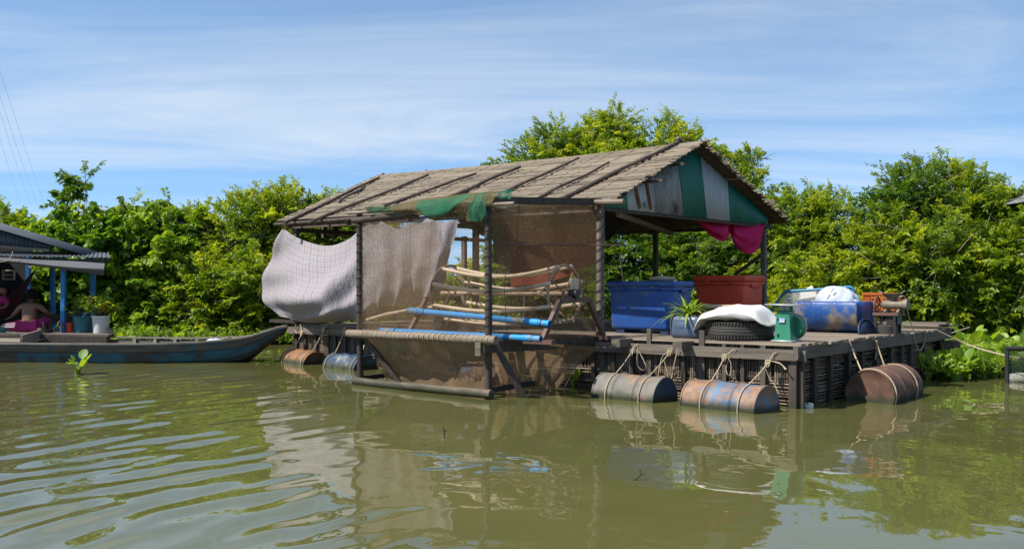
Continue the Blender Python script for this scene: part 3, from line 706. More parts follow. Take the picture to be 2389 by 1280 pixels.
sheet([[(XA+.03, YC, 2.15), ((XA+XB)/2, YC, 2.2), (XB-.03, YC, 2.25)], [(XA+.03, YC, 1.4), ((XA+XB)/2, YC+.05, 1.4), (XB-.03, YC, 1.4)], [(XA+.03, YC-.03, .76), ((XA+XB)/2, YC-.03, .76), (XB-.03, YC-.03, .75)]], 'front_net', NETF, cg, fold=.012)
BX = Vector((XB, YC, 0)); CXv = Vector((CX_, .0, 0))
def bc(k, z, off=0): 
    p = BX.lerp(CXv, k); return (p.x-off, p.y, z)
sheet([[bc(.02, 2.24), bc(.5, 2.27), bc(.98, 2.29)], [bc(.02, 1.5), bc(.5, 1.48, .03), bc(.98, 1.5)], [bc(.02, .68), bc(.5, .68), bc(.98, .68)]], 'side_net', NETB, cg, fold=.012)
sheet([[(XA, YC+.02, 2.12), (XA, -.8, 2.15), (XA-.1, -.08, 2.2)], [(XA, YC+.02, .7), (XA, -.8, .68), (XA-.1, -.08, .7)]], 'side_net', NETB, cg, nv=8)
# pouch below: sloping in from the rails to a small bottom
b0, b1, b2, b3 = (S(905, 893, YC+.30), S(1140, 918, YC+.22), D(1298, 912, .03), Vector((CX_-1.9, -.45, .03)))
b0.z = max(b0.z, .05); b1.z = max(b1.z, .02)
t0, t1, t2, t3 = Vector((XA+.12, YC-.04, .73)), Vector((XB-.03, YC-.06, .70)), Vector((CX_+.12, -.14, .57)), Vector((XA+.1, -.2, .65))
sheet([[t0, t0.lerp(t1, .5)-Vector((0, 0, .0)), t1], [t0.lerp(b0, .5)+Vector((.06, .06, 0)), (t0+t1+b0+b1)/4+Vector((0, .09, .0)), t1.lerp(b1, .5)+Vector((-.05, .05, 0))], [b0, b0.lerp(b1, .5)-Vector((0, 0, .03)), b1]], 'pouch_net', NETP, cg, nu=40, nv=20, fold=.022, ff=6)
sheet([[t1, t1.lerp(t2, .5), t2], [t1.lerp(b1, .5), (t1+t2+b1+b2)/4+Vector((-.08, .0, .02)), t2.lerp(b2, .5)+Vector((-.03, 0, .02))], [b1, b1.lerp(b2, .5)-Vector((0, 0, .02)), b2]], 'pouch_net', NETP, cg, nu=50, nv=20, fold=.045, ff=9)
sheet([[t3, t0], [b3, b0]], 'pouch_net', NETP, cg, nu=20, nv=10, fold=.02, ff=5)
sheet([[b0, b1], [b3, b2]], 'pouch_net', NETP, cg, nu=12, nv=10, fold=0)

# ------------------------------------------------------------------ cloths and nets hanging on the house
def hung(name, pix, ys, m, label, cat, group=None, **k):
    P = [[S(px, py, yv) for (px, py), yv in zip(r, yr)] for r, yr in zip(pix, ys)]
    o = sheet(P, name, m, None, **k); world_mesh(o); return tag(o, label, cat, group)
cols = [[(660, 531), (634, 590), (613, 648), (617, 700), (652, 737)], [(667, 537), (652, 610), (650, 668), (662, 712), (684, 745)], [(697, 556), (690, 630), (688, 690), (698, 735), (708, 752)],
        [(757, 573), (752, 640), (748, 700), (752, 735), (760, 752)], [(806, 562), (803, 630), (800, 690), (803, 728), (808, 748)], [(846, 532), (848, 610), (850, 670), (850, 715), (850, 739)],
        [(884, 514), (888, 580), (893, 640), (893, 690), (890, 716)], [(928, 533), (929, 590), (932, 640), (935, 685), (930, 712)], [(985, 508), (979, 570), (975, 625), (972, 670), (970, 706)], [(1030, 519), (1024, 575), (1018, 622), (1012, 662), (1002, 697)], [(1068, 511), (1060, 562), (1048, 606), (1042, 642), (1028, 684)]]
ysc = [[-.05, .02, .05, .05, .04], [-.06, -.10, -.16, -.12, -.05], [-.06, -.30, -.50, -.40, -.14], [-.06, -.34, -.58, -.54, -.18], [-.06, -.22, -.34, -.36, -.12], [-.06, -.14, -.20, -.20, -.12], [-.05, -.18, -.30, -.24, -.1], [-.05, -.14, -.26, -.3, -.2], [-.05, -.1, -.12, -.12, -.06], [-.05, -.12, -.2, -.2, -.1], [-.05, -.02, .0, .0, .0]]
pix = [[c[r] for c in cols] for r in range(5)]; ysr = [[c[r] for c in ysc] for r in range(5)]
PL = hung('hanging_sheet', pix, ysr, PLAID, 'pale checked cotton sheet hung from the eave and billowing over the water', 'sheet', nu=130, nv=80, fold=.04, ff=8.5, uv=True, diag=.085)
top_ = [(1626, 512), (1645, 512), (1662, 513), (1680, 513), (1694, 514), (1703, 514), (1715, 514), (1730, 515), (1748, 516), (1765, 516), (1776, 517), (1785, 517)]
bot_ = [(1628, 516), (1642, 533), (1660, 551), (1684, 563), (1697, 557), (1703, 546), (1712, 568), (1727, 585), (1747, 592), (1765, 585), (1776, 560), (1784, 522)]
rows_ = []; yrow = []
for k in range(7):
    t = k/6; rows_.append([(a[0]+(b[0]-a[0])*t, a[1]+(b[1]-a[1])*t) for a, b in zip(top_, bot_)])
    yrow.append([3.1+1.6*i/11-.16*math.sin(PI*t)*(1 if i != 5 else -.5)+.035*math.sin(t*22+i*.9)*t for i in range(12)])
hung('swagged_cloth', rows_, yrow, MAG, 'magenta cloth looped in two swags under the gable', 'cloth', nu=88, nv=48, fold=.0)
o = hung('hanging_cloth', [[(1187, 524), (1290, 527), (1393, 528)], [(1189, 590), (1290, 590), (1393, 565)], [(1192, 668), (1290, 655), (1393, 612)]], [[.5]*3, [.55]*3, [.5]*3], REDC, 'red brown cloth sagging behind the cage net', 'cloth', nu=30, nv=14, fold=.03)
o = hung('black_tarpaulin', [[(1150, 522), (1200, 524), (1240, 524)], [(1152, 580), (1200, 585), (1232, 580)], [(1152, 612), (1195, 628), (1222, 640)]], [[.75]*3]*3, TARP, 'black plastic sheet hung beside the red brown cloth behind the net', 'tarpaulin', nu=14, nv=10, fold=.02)
o = hung('black_tarpaulin', [[(1412, 500), (1440, 502), (1484, 508)], [(1412, 535), (1432, 540), (1462, 520)], [(1412, 562), (1420, 560), (1436, 542)]], [[1.6]*3]*3, TARP, 'black plastic sheet slung under the roof beside the bound corner post', 'tarpaulin', nu=14, nv=10, fold=.02)
gpx = [[(850, 482), (905, 481), (975, 466), (1030, 458), (1085, 452), (1130, 447), (1160, 445)], [(855, 490), (905, 489), (980, 485), (1030, 478), (1080, 480), (1110, 478), (1150, 470)], [(862, 494), (905, 494), (985, 502), (1020, 512), (1062, 495), (1095, 517), (1135, 482)]]
hung('draped_net', gpx, [[-1.62]*7, [-1.72, -1.70, -1.74, -1.78, -1.74, -1.76, -1.70], [-1.68, -1.68, -1.74, -1.72, -1.70, -1.74, -1.68]], NETO, 'crusted olive fishing net bundled over the cage top', 'fishing net', nu=60, nv=16, fold=.03, ff=6)
hung('draped_net', [[(975, 470), (1000, 466), (1040, 462), (1075, 455), (1100, 452)], [(971, 484), (992, 497), (1030, 497), (1060, 480), (1096, 460)], [(975, 490), (1000, 506), (1035, 502), (1068, 476), (1102, 456)]], [[-1.78]*5, [-1.83]*5, [-1.80]*5], NETG, 'bright green net looped in a swag over the cage top', 'fishing net', nu=40, nv=10, fold=.02, ff=4)
hung('draped_net', [[(1108, 455), (1122, 450), (1136, 446)], [(1092, 490), (1112, 486), (1134, 470)], [(1098, 515), (1120, 516), (1137, 496)]], [[-1.80]*3, [-1.83]*3, [-1.80]*3], NETG, 'bright green net bunched beside the tall corner post', 'fishing net', nu=20, nv=14, fold=.02, ff=3)
hung('draped_net', [[(1160, 448), (1178, 444), (1196, 440)], [(1160, 458), (1180, 456), (1196, 452)], [(1164, 462), (1182, 464), (1194, 465)]], [[-1.66]*3]*3, NETG, 'wisp of green net sticking out past the tall corner post', 'fishing net', nu=12, nv=8, fold=.03, ff=3)
hung('draped_net', [[(850, 483), (885, 482), (915, 481)], [(860, 492), (888, 494), (912, 490)]], [[-1.78]*3, [-1.76]*3], NETG, 'green net end lying on the cage top by the left post', 'fishing net', nu=16, nv=6, fold=.02, ff=3)
hung('draped_net', [[(902, 802), (930, 800), (962, 806)], [(905, 815), (930, 822), (960, 815)], [(910, 822), (935, 835), (956, 820)]], [[-1.42]*3, [-1.38]*3, [-1.34]*3], NETG, 'scrap of green net behind the log roller', 'fishing net', nu=14, nv=8, fold=.01, ff=3)

# ------------------------------------------------------------------ net winding reel in the cage
YR = -.62
rc, lc = S(1318, 684, YR), S(1050, 690, YR); AX = rc.z-.005; RR = .335
rl = thing('net_winding_reel', 'rusty two wheeled net winding reel with bowed cream pipes inside the cage', 'net reel', (rc.x, YR, .69))
def wheel(cx, inner, R, m):
    w_ = MB().tube([(cx, YR+R*math.cos(a), AX+R*math.sin(a)) for a in [2*PI*k/40 for k in range(41)]], .019, 6, cap=False).build('wheel', m, rl)
    for k in range(8):
        a = 2*PI*(k+.3)/8; e = (cx, YR+R*math.cos(a), AX+R*math.sin(a))
        MB().tube([(cx if k % 2 else inner, YR, AX), e], .009, 5).build('spoke', m, w_)
    MB().tube([(inner-.03, YR, AX), (inner+.03, YR, AX)], .045, 8).build('hub', m, w_)
wheel(rc.x, rc.x-.36, RR, IRON); wheel(lc.x, lc.x+.36, RR+.02, WP)
MB().tube([(lc.x-.15, YR, AX), (rc.x+.14, YR, AX)], .026, 8).build('axle', IRON, rl)
for k in range(8):
    a = 2*PI*(k+.55)/8; pts = []
    for j in range(13):
        t = j/12; sg = math.sin(PI*t); r = (RR+.015)*(1-.09*sg); pts.append((rc.x+.02+(lc.x-rc.x-.04)*t, YR+r*math.cos(a), AX+r*math.sin(a)-.085*sg))
    MB().tube(pts, .024, 8).build('bowed_pipe', PVC, rl)
def frame(x, ya, yb, yc, yd, zb, zt):
    f = MB().tube([(x, ya, zb), (x, yb, zt), (x, yc, zt), (x, yd, zb)], .001, 4, cap=False)
    f = MB(); 
    f.beam((x, ya, zb), (x, yb, zt), .055, .05, up=(1, 0, 0)); f.beam((x, yd, zb), (x, yc, zt), .055, .05, up=(1, 0, 0)); f.beam((x, yb-.03, zt+.003), (x, yc+.03, zt+.003), .05, .057)
    return f.build('support_frame', BROWNM, rl)
fx = rc.x+.13; frame(fx, YR-.60, YR-.28, YR+.30, YR+.62, .70, AX-.075)
frame(lc.x-.14, YR-.62, YR-.30, YR+.30, YR+.62, .70, AX-.075)
MB().tube([(fx-.05, YR, AX), (fx+.06, YR, AX)], .055, 14).build('bearing', BLACKM, rl); MB().rbox((fx-.03, YR, AX-.05), (.08, .2, .05), .01, 1).build('bearing_block', BROWNM, rl)
MB().rbox((rc.x+.02, YR+.16, AX+.09), (.05, .17, .2), .03, 2).build('wooden_paddle', PVC, rl, label='pale rounded block on the axle end')
MB().beam((lc.x-.5, YR-.62, .675), (fx+.15, YR-.60, .675), .08, .05).build('sill', BROWNM, rl); MB().beam((lc.x-.5, YR+.62, .675), (fx+.1, YR+.62, .675), .08, .05).build('sill', BROWNM, rl)
mo = thing('winch_motor', 'small dark winch motor with a pulley below the left reel wheel', 'motor', (S(1035, 755, -.35).x, -.35, .7))
p = S(1035, 755, -.35)
MB().rbox((p.x, -.3, p.z-.02), (.26, .2, .16), .03, 2).build('casing', BLACKM, mo); MB().tube([(p.x+.0, -.47, p.z+.02), (p.x+.0, -.38, p.z+.02)], .085, 18).build('pulley', BLACKM, mo)
MB().tube([(p.x+.09+.06*math.cos(a), -.42, p.z+.03+.06*math.sin(a)) for a in [2*PI*k/16 for k in range(17)]], .012, 5).build('pulley', BLACKM, mo); MB().box((p.x-.2, -.45, p.z-.14), (p.x+.25, -.2, p.z-.1)).build('base', BROWNM, mo)
def pipe(name, pts, r, m, label, cat, ring=None):
    o = thing(name, label, cat, pts[0]); d = (Vector(pts[-1])-Vector(pts[0])).normalized()
    MB().tube(pts, r, 14, cap=False).build('tube', m, o); MB().tube([Vector(p) for p in pts], r*.86, 14, cap=False).build('bore', m, o)
    for t in ring or ():
        c = Vector(pts[0]).lerp(Vector(pts[-1]), t); MB().tube([c-d*.07, c+d*.07], r*1.13, 14).build('sleeve', m, o)
    for t in (.3, .75): 
        c = Vector(pts[0]).lerp(Vector(pts[-1]), t+.2 if t > .7 else t-.18); MB().tube([c-d*.006, c+d*.006], r*1.16, 10).build('tie', WIRE, o)
pipe('blue_pipe', [S(956, 724, -1.12), S(1100, 737, -1.14), S(1283, 755, -1.16)], .038, PIPE, 'bright blue plastic pipe lying against the reel frame, upper of the two', 'pipe', (.9, .04))
pipe('blue_pipe', [S(884, 770, -1.38), S(1050, 779, -1.38), S(1262, 790, -1.38)], .036, PIPE, 'bright blue plastic pipe behind the log roller, lower of the two', 'pipe', (.93,))
o = thing('bent_pole', 'pale bent pole poking out left of the blue pipes', 'pole', S(855, 745, -1.0)); MB().tube([S(855, 746, -1.05), S(900, 733, -1.05), S(960, 722, -1.0), S(1010, 716, -.9)], .022, 8).build('stick', PVC, o)
#PART3
# ------------------------------------------------------------------ oil drums that float the raft
def drum(pa, pb, zc, r, m, capm, label, group, ribs=True):
    """pa, pb: near waterline ends"""
    pa, pb = Vector((pa.x, pa.y, 0)), Vector((pb.x, pb.y, 0)); ax = (pb-pa); L = ax.length; ax.normalize()
    ch = math.sqrt(max(.001, r*r-zc*zc)); away = Vector((-ax.y, ax.x, 0))
    c = (pa+pb)/2
    if away.dot(Vector((c.x, c.y, 0))) < 0: away = -away
    c = c+away*ch
    o = thing('oil_drum', label, 'drum', (c.x, c.y, zc), False, group, keep=False, rz=math.atan2(ax.y, ax.x))
    M = Matrix.Rotation(PI/2, 4, 'Y'); h2 = L/2; pr = [(r-.005, -h2), (r+.006, -h2+.004), (r+.006, -h2+.018), (r-.002, -h2+.024)]
    if ribs:
        for k in (-.17, .17):
            pr += [(r-.002, k*L-.03), (r+.006, k*L-.014), (r+.018, k*L), (r+.006, k*L+.014), (r-.002, k*L+.03)]
    pr += [(r-.002, h2-.024), (r+.006, h2-.018), (r+.006, h2-.004), (r-.005, h2)]
    sh_ = MB().lathe(pr, 40, M); ph = R_.uniform(0, 6)
    for i, v in enumerate(sh_.v):
        a = math.atan2(v[1], v[2]); k = 1+.012*math.sin(3*a+ph+4*v[0])*math.sin(5*v[0]+ph)-.03*max(0, math.sin(2*a+ph)*math.cos(4*v[0]-ph)-.75); sh_.v[i] = (v[0], v[1]*k, v[2]*k)
    sh_.build('shell', m, o, ang=50)
    for s_ in (-1, 1):
        MB().lathe([(.0005, s_*(h2-.014)), (r*.55, s_*(h2-.016)), (r*.9, s_*(h2-.016)), (r-.004, s_*(h2-.001))], 40, M).build('end_cap', capm, o)
    o['half_length'] = h2; return o, c+Vector((0, 0, zc)), ax, away, r
gd = 'steel drums floating the raft'
d2 = drum(at_z(1585, 945), at_z(1760, 966), .02, .252, BLUED, BLUED, 'flaking blue drum with orange rust, nearest the raft corner', gd)
d1 = drum(at_z(1379, 925), at_z(1524, 941), .02, .248, GREYD, NAVYD, 'greyed drum lying beside the flaking blue one', gd)
d3 = drum(at_z(2083, 943), at_z(2150, 922), .09, .275, RUSTD, RUSTD, 'brown rusty drum alone at the right end of the raft', gd)
d4 = drum(at_z(651, 843), at_z(708, 851), -.035, .225, ORUST, RUSTD, 'orange rusted drum by the bow of the long boat', gd)
d5 = drum(at_z(751, 856), at_z(826, 864), -.035, .23, NAVYD, NAVYD, 'dark blue drum half behind the left cage post', gd, True)
d6 = drum(at_z(1068, 893), at_z(1150, 905), .03, .25, BLUED, BLUED, 'blue drum seen through the brown pouch net', gd)
def rope(label, dr, frac, beam, knot, tails, yb=-.13, wrapto=-30, a0=80, r=.006, side=1):
    o = thing('rope', label, 'rope', S(*knot, yb), group='ropes tying the drums to the raft')
    (d_, c, ax, away, rad) = dr; ln = d_['half_length']; cc = c+ax*(ln*frac); pts = [S(*b, yb+.02) for b in beam]+[S(*knot, yb)]
    arc = []
    for k in range(14):
        a = math.radians(a0+(wrapto-a0)*k/13); arc.append(RINV @ (cc-away*(math.cos(a)*(rad+.012)) + Vector((0, 0, math.sin(a)*(rad+.012)))))
    MB().tube(pts+[pts[-1].lerp(arc[0], .5)-Vector((0, 0, .012))]+arc, r, 6).build('line', ROPE, o)
    k0 = S(*knot, yb); m_ = MB()
    for q_ in range(3):
        m_.tube([k0+Vector((.026*math.cos(a), -.02+.008*q_, .02*math.sin(a)+.016*(q_-1)+.01*math.cos(2*a))) for a in [2*PI*j/10 for j in range(11)]], r, 6)
    m_.build('knot', ROPE, o)
    for t in tails:
        P = [S(*p, yb-.01+.02*math.sin(i*1.7)) for i, p in enumerate(t)]; Q = []
        for i in range(len(P)-1):
            for j in range(4):
                u = j/4; p0, p1, p2, p3 = P[max(i-1, 0)], P[i], P[i+1], P[min(i+2, len(P)-1)]
                Q.append(.5*((2*p1)+(p2-p0)*u+(2*p0-5*p1+4*p2-p3)*u*u+(3*p1-p0-3*p2+p3)*u**3))
        MB().tube(Q+[P[-1]], r*.8, 6).build('tail', ROPE, o)
rope('pale rope with a wide noose tying the left end of the greyed drum', d1, -.52, [(1488, 803), (1481, 806)], (1474, 820), [[(1480, 817), (1490, 820), (1504, 845), (1507, 858), (1500, 863), (1490, 856), (1486, 840), (1488, 806)], [(1470, 826), (1468, 854), (1470, 880)]])
rope('pale rope with a long hanging tail tying the right end of the greyed drum', d1, .55, [(1578, 806), (1570, 809)], (1563, 821), [[(1558, 818), (1544, 835), (1536, 872), (1537, 887)], [(1549, 840), (1558, 872), (1558, 890), (1565, 887), (1573, 848), (1582, 812)]])
rope('pale rope with a narrow noose tying the left end of the flaking blue drum', d2, -.42, [(1716, 815), (1708, 817)], (1691, 832), [[(1693, 828), (1705, 846), (1704, 872), (1698, 874), (1694, 860), (1700, 838), (1716, 818)], [(1685, 842), (1674, 868), (1673, 886)]])
rope('pale rope with forked ends tying the right end of the flaking blue drum', d2, .58, [(1812, 822), (1805, 824)], (1792, 846), [[(1797, 842), (1818, 846), (1835, 861)], [(1797, 841), (1822, 849), (1832, 862)], [(1786, 859), (1796, 883), (1808, 898), (1815, 918)]])
rope('thin rope slanting to the left end of the orange rusted drum', d4, -.75, [(700, 757), (703, 763)], (705, 776), [[(690, 757), (688, 770), (694, 776)]], r=.007, a0=85)
rope('thin rope with a coil slanting to the right end of the orange rusted drum', d4, .8, [(762, 758), (760, 762)], (756, 768), [[(756, 770), (764, 772), (764, 780), (754, 782), (750, 790), (752, 800)]], r=.007, a0=85)
rope('thin rope slanting to the left end of the dark blue drum', d5, -.85, [(810, 763), (808, 765)], (805, 768), [], r=.007, a0=85)
rope('thin rope slanting to the right end of the dark blue drum', d5, .78, [(862, 790), (856, 795)], (850, 803), [], r=.007, a0=85)
def rrope(label, dr, frac, A, K, T_, r=.0085):
    (d_, c, ax, away, rad) = dr; ln = d_['half_length']; cc = c+ax*(ln*frac); rt = -away if (-away).x > 0 else away
    o = thing('rope', label, 'rope', T(*K, .10), group='ropes tying the drums to the raft'); arc = []
    for k in range(14):
        a = math.radians(112-150*k/13); arc.append(RINV @ (cc+rt*(math.cos(a)*(rad+.012))+Vector((0, 0, math.sin(a)*(rad+.012)))))
    MB().tube([T(*A, .088), T(*K, .11)]+arc, r, 6).build('line', ROPE, o)
    k0 = T(*K, .11); MB().ell(k0, (.02, .022, .02), 8, 6).build('knot', ROPE, o); MB().tube([k0]+[T(*p, .11) for p in T_], r*.8, 6).build('tail', ROPE, o)
rrope('pale rope holding the near end of the brown rusty drum', d3, -.93, (1982, 794), (1989, 817), [(1996, 822), (1992, 830)])
rrope('pale rope holding the far end of the brown rusty drum', d3, .55, (2032, 786), (2044, 797), [(2046, 812), (2042, 838)])

# ------------------------------------------------------------------ goods on the deck
def tub(name, label, x0, x1, yf, yb, z0, z1, m, feet=True):
    o = thing(name, label, 'cool box', ((x0+x1)/2, (yf+yb)/2, DZ)); c = ((x0+x1)/2, (yf+yb)/2)
    bx_, by_ = x1-x0, yb-yf; hh = z1-z0
    MB().rbox((c[0], c[1], z0+hh*.42), (bx_*.97, by_*.97, hh*.84), .045, 3, taper=.95).build('body', m, o)
    MB().rbox((c[0], c[1], z0+hh*.845), (bx_*1.0, by_*1.0, hh*.07), .016, 2).build('rim', m, o)
    MB().rbox((c[0], c[1], z0+hh*.945), (bx_*1.02, by_*1.02, hh*.12), .02, 2).build('lid', m, o)
    for k in (-.25, .25) if bx_ > .8 else (.0,):
        MB().rbox((c[0]+k*bx_, yf-.015, z0+hh*.86), (.10, .03, .035), .008, 1).build('latch', m, o)
    MB().rbox((x1*.995+.012 if False else x1+.005, c[1], z0+hh*.80), (.03, by_*.35, .05), .01, 1).build('handle', m, o)
    if feet:
        for k in (-.33, .33): MB().box((c[0]+k*bx_-.06, yf+.05, DZ), (c[0]+k*bx_+.06, yb-.05, z0+.03)).build('skid', NAVYP, o)
    return o
YF = .88
x0, x1 = S(1417, 700, YF).x, S(1573, 700, YF).x
yb = max(T(1601, 660, x1).y, YF+.5)
tub('cool_box', 'big scuffed blue cool box under the roof beside the bound post', x0, x1, YF, yb, DZ+.05, S(1500, 656, YF).z, BLUEP)
o = thing('flat_bundle', 'small straw bundle lying on the blue cool box lid', 'bundle', (x0+.62, YF+.2, S(1500, 656, YF).z)); zt = S(1500, 656, YF).z+.012
MB().tube([(x0+.5, YF+.25, zt+.02), (x0+.7, YF+.23, zt+.03), (x0+.88, YF+.25, zt+.02)], [.02, .035, .02], 8).build('straw', PVC, o)
x0, x1 = S(1619, 690, 2.75).x, S(1738, 690, 2.75).x; yb = T(1784, 645, x1).y
tub('cool_box', 'red cool box standing behind the white sack', x0, x1, 2.75, yb, DZ+.04, S(1680, 643, 2.75).z, REDP)
# planter cut from a jerry can
jp = Vector((S(1607, 770, .30).x, .30, DZ))
o = thing('planter', 'dusty blue jerry can cut open as a planter beside the blue cool box', 'planter', jp)
MB().rbox(jp+Vector((0, 0, .135)), (.40, .27, .27), .06, 3).build('can', JERRY, o); MB().rbox(jp+Vector((0, -.125, .15)), (.20, .03, .08), .012, 2).build('grip', JERRY, o); MB().rbox(jp+Vector((0, 0, .262)), (.34, .2, .03), .01, 1).build('soil', SOIL, o)
def blade(base, dir_, L, wd, droop, n=7, fold=.25):
    d = Vector(dir_).normalized(); sd = d.cross(Vector((0, 0, 1))); sd = sd.normalized() if sd.length > .01 else Vector((1, 0, 0)); P = []
    for k in range(n+1):
        t = k/n; c = Vector(base)+d*(L*t)-Vector((0, 0, droop*L*t*t)); ww = wd*math.sin(PI*min(1, .12+t*.88))**.7 if t < 1 else .001
        P.append([c-sd*ww*.5+Vector((0, 0, fold*ww*.5)), c, c+sd*ww*.5+Vector((0, 0, fold*ww*.5))])
    return P
o = thing('spider_plant', 'bright green strap leaved plant growing in the blue jerry can', 'potted plant', jp+Vector((0, 0, .27)))
for k in range(44):
    a = 2*PI*k/44*3.02; el = R_.uniform(.25, 1.25); m_ = MB(); m_.cv = R_.random()
    m_.grid(blade(jp+Vector((R_.uniform(-.05, .05), R_.uniform(-.04, .04), .27)), (math.cos(a)*math.cos(el), math.sin(a)*math.cos(el), math.sin(el)), R_.uniform(.30, .50), R_.uniform(.026, .040), R_.uniform(.2, .75))).build('leaf', SPID, o)
# tyre and sack
tc_ = Vector((S(1727, 770, .40).x, .40, DZ)); TR, TH = .375, .215
o = thing('tyre', 'old lorry tyre lying flat on the deck under the white sack', 'tyre', tc_)
MB().lathe([(TR*.60, .03), (TR*.72, .0), (TR*.9, .006), (TR*.975, .035), (TR, .075), (TR, TH-.075), (TR*.975, TH-.035), (TR*.9, TH-.006), (TR*.72, TH), (TR*.60, TH-.03), (TR*.66, TH*.5), (TR*.60, .03)], 56, Matrix.Translation(tc_)).build('casing', RUB, o)
m_ = MB()
for z0, z1 in ((.012, .05), (TH-.05, TH-.012)):
    for k in range(64):
        a = 2*PI*k/64; c, s_ = math.cos(a), math.sin(a); q_ = tc_+Vector((c*TR*.975, s_*TR*.975, 0)); m_.beam(q_+Vector((0, 0, z0)), q_+Vector((c*.010, s_*.010, z1)), .02, .026, up=(c, s_, 0))
for z0 in (.07, .105, .14):
    m_.tube([tc_+Vector(((TR+.002)*math.cos(a), (TR+.002)*math.sin(a), z0)) for a in [2*PI*j/56 for j in range(57)]], .0045, 4, cap=False)
m_.build('tread_blocks', RUB, o, kind='stuff')
o = thing('filled_sack', 'plump white woven sack slumped over the tyre', 'sack', tc_+Vector((0, 0, TH))); P = []
for i in range(21):
    row = []
    for j in range(41):
        t, a = PI*i/20, 2*PI*j/40; se = lambda v, e: math.copysign(abs(v)**e, v)
        x, y_, z = se(math.cos(a), .6)*se(math.sin(t), .55), se(math.sin(a), .6)*se(math.sin(t), .55), math.cos(t)
        X_ = x*.47; Z_ = z*(.085 if z > 0 else .055)*(1-.42*abs(x)**3)
        Z_ += -.16*smooth(-x, .55, 1.0)-.085*smooth(x, .6, 1.0)+.035*math.sin(3.0*x+.7)*(z > -.2)+.010*math.sin(13*x+3*y_)+.008*math.sin(19*y_-7*x)
        row.append(tc_+Vector((X_-.02, y_*.33-.07, TH+.065+Z_)))
    P.append(row)
MB().grid(P[::-1]).build('bag', SACK, o, ang=180)
c = S(1683, 712, 1.75); o = thing('lidded_basket', 'low wicker basket with a flat pale lid behind the white sack', 'basket', (c.x, 1.75, DZ)); Mb = Matrix.Translation((c.x, 1.75, DZ))
MB().lathe([(.19, .0), (.23, .08), (.235, c.z-DZ-.025)], 26, Mb).build('weave', WICK, o); MB().lathe([(.001, c.z-DZ+.012), (.235, c.z-DZ+.008), (.255, c.z-DZ-.004), (.25, c.z-DZ-.026), (.2, c.z-DZ-.026)], 30, Mb).build('lid', PVC, o)
# weighing scale
s0 = Vector((S(1842, 785, .14).x-.09, .26, DZ))
o = thing('weighing_scale', 'green enamel weighing scale with a flat plate at the deck edge', 'weighing scale', s0)
MB().rbox(s0+Vector((0, 0, .012)), (.25, .27, .024), .008, 1).build('foot', ZINC, o)
m_ = MB(); B_ = [(-.095, -.105), (.095, -.105), (.095, .115), (-.095, .115)]; T2 = [(-.078, -.075), (.065, -.075), (.065, .06), (-.078, .06)]
m_.add([s0+Vector((a, b, .022)) for a, b in B_]+[s0+Vector((a, b, .335)) for a, b in T2]+[s0+Vector((a*.8, b*.8, .348)) for a, b in T2], [(0, 1, 5, 4), (1, 2, 6, 5), (2, 3, 7, 6), (3, 0, 4, 7), (4, 5, 9, 8), (5, 6, 10, 9), (6, 7, 11, 10), (7, 4, 8, 11), (8, 9, 10, 11)]); m_.build('housing', SCALE, o, ang=0)
MB().rbox(s0+Vector((-.01, -.10, .24)), (.07, .004, .05), .001, 1, M=Matrix.Rotation(-.10, 3, 'X')).build('sticker', STICKER, o)
for dx_, dz_ in ((-.05, .25), (-.05, .075)): MB().rbox(s0+Vector((dx_, -.099+.096*(dz_-.02)*.0, dz_)), (.018, .03, .035), .006, 1).build('slot', BLACKM, o)
Md = Matrix.Translation(s0+Vector((.03, .07, .165))) @ Matrix.Rotation(-PI/2, 4, 'X') @ Matrix.Rotation(0, 4, 'Z')
MB().lathe([(.001, -.02), (.13, -.02), (.138, .06), (.14, .075)], 30, Md).build('dial_case', SCALE, o); MB().lathe([(.14, .07), (.146, .07), (.146, .085), (.001, .083)], 30, Md).build('dial', WHITEP, o)
MB().tube([s0+Vector((-.03, -.0, .34)), s0+Vector((-.03, 0, .40))], .013, 8).build('stem', ZINC, o); MB().tube([s0+Vector((.05, .02, .33)), s0+Vector((.05, .02, .40))], .02, 8).build('stem', SCALE, o)
MB().rbox(s0+Vector((-.02, .0, .408)), (.34, .31, .014), .005, 1, M=Matrix.Rotation(.02, 3, 'Y')).build('plate', ZINC, o)
# half barrel with its load
p = D(2001, 778, DZ); by = p.y+.27; xe = p.x; BRr = .29; LB = .86
o = thing('half_barrel', 'muddy blue plastic barrel cut open lengthwise as a trough', 'barrel', (xe-LB/2, by, DZ))
Mb = Matrix.Translation((xe-LB, by, DZ+BRr)) @ Matrix.Rotation(PI/2, 4, 'Y') @ Matrix.Rotation(-PI/2, 4, 'Z')
prof = [(BRr-.01, 0), (BRr, .02), (BRr, LB*.3), (BRr+.006, LB*.32), (BRr, LB*.34), (BRr, LB*.62), (BRr+.006, LB*.64), (BRr, LB*.66), (BRr, LB-.03), (BRr+.012, LB-.022), (BRr+.012, LB)]
aa, bb = math.radians(-205-90+90), math.radians(25-90+90)
def arcshell(pf, m, name, th=.008):
    m_ = MB()
    P = []
    for r, z in pf:
        P.append([Vector((xe-LB+z, by+r*math.cos(a), DZ+BRr+r*math.sin(a))) for a in [aa+(bb-aa)*k/36 for k in range(37)]])
    return m_.grid(P).build(name, m, o, ang=50, thick=th)
arcshell(prof, BLUEM, 'shell')
for z, nm in ((.012, 'end_wall'), (LB-.015, 'end_wall')):
    m_ = MB(); c = Vector((xe-LB+z, by, DZ+BRr)); rim = [c+Vector((0, BRr*math.cos(a), BRr*math.sin(a))) for a in [aa+(bb-aa)*k/36 for k in range(37)]]
    m_.add([c+Vector((-.01, 0, 0))]+rim, [(0, i+1, i+2) for i in range(36)]+[(0, 37, 1)]); m_.build(nm, BLUEP, o, thick=.006)
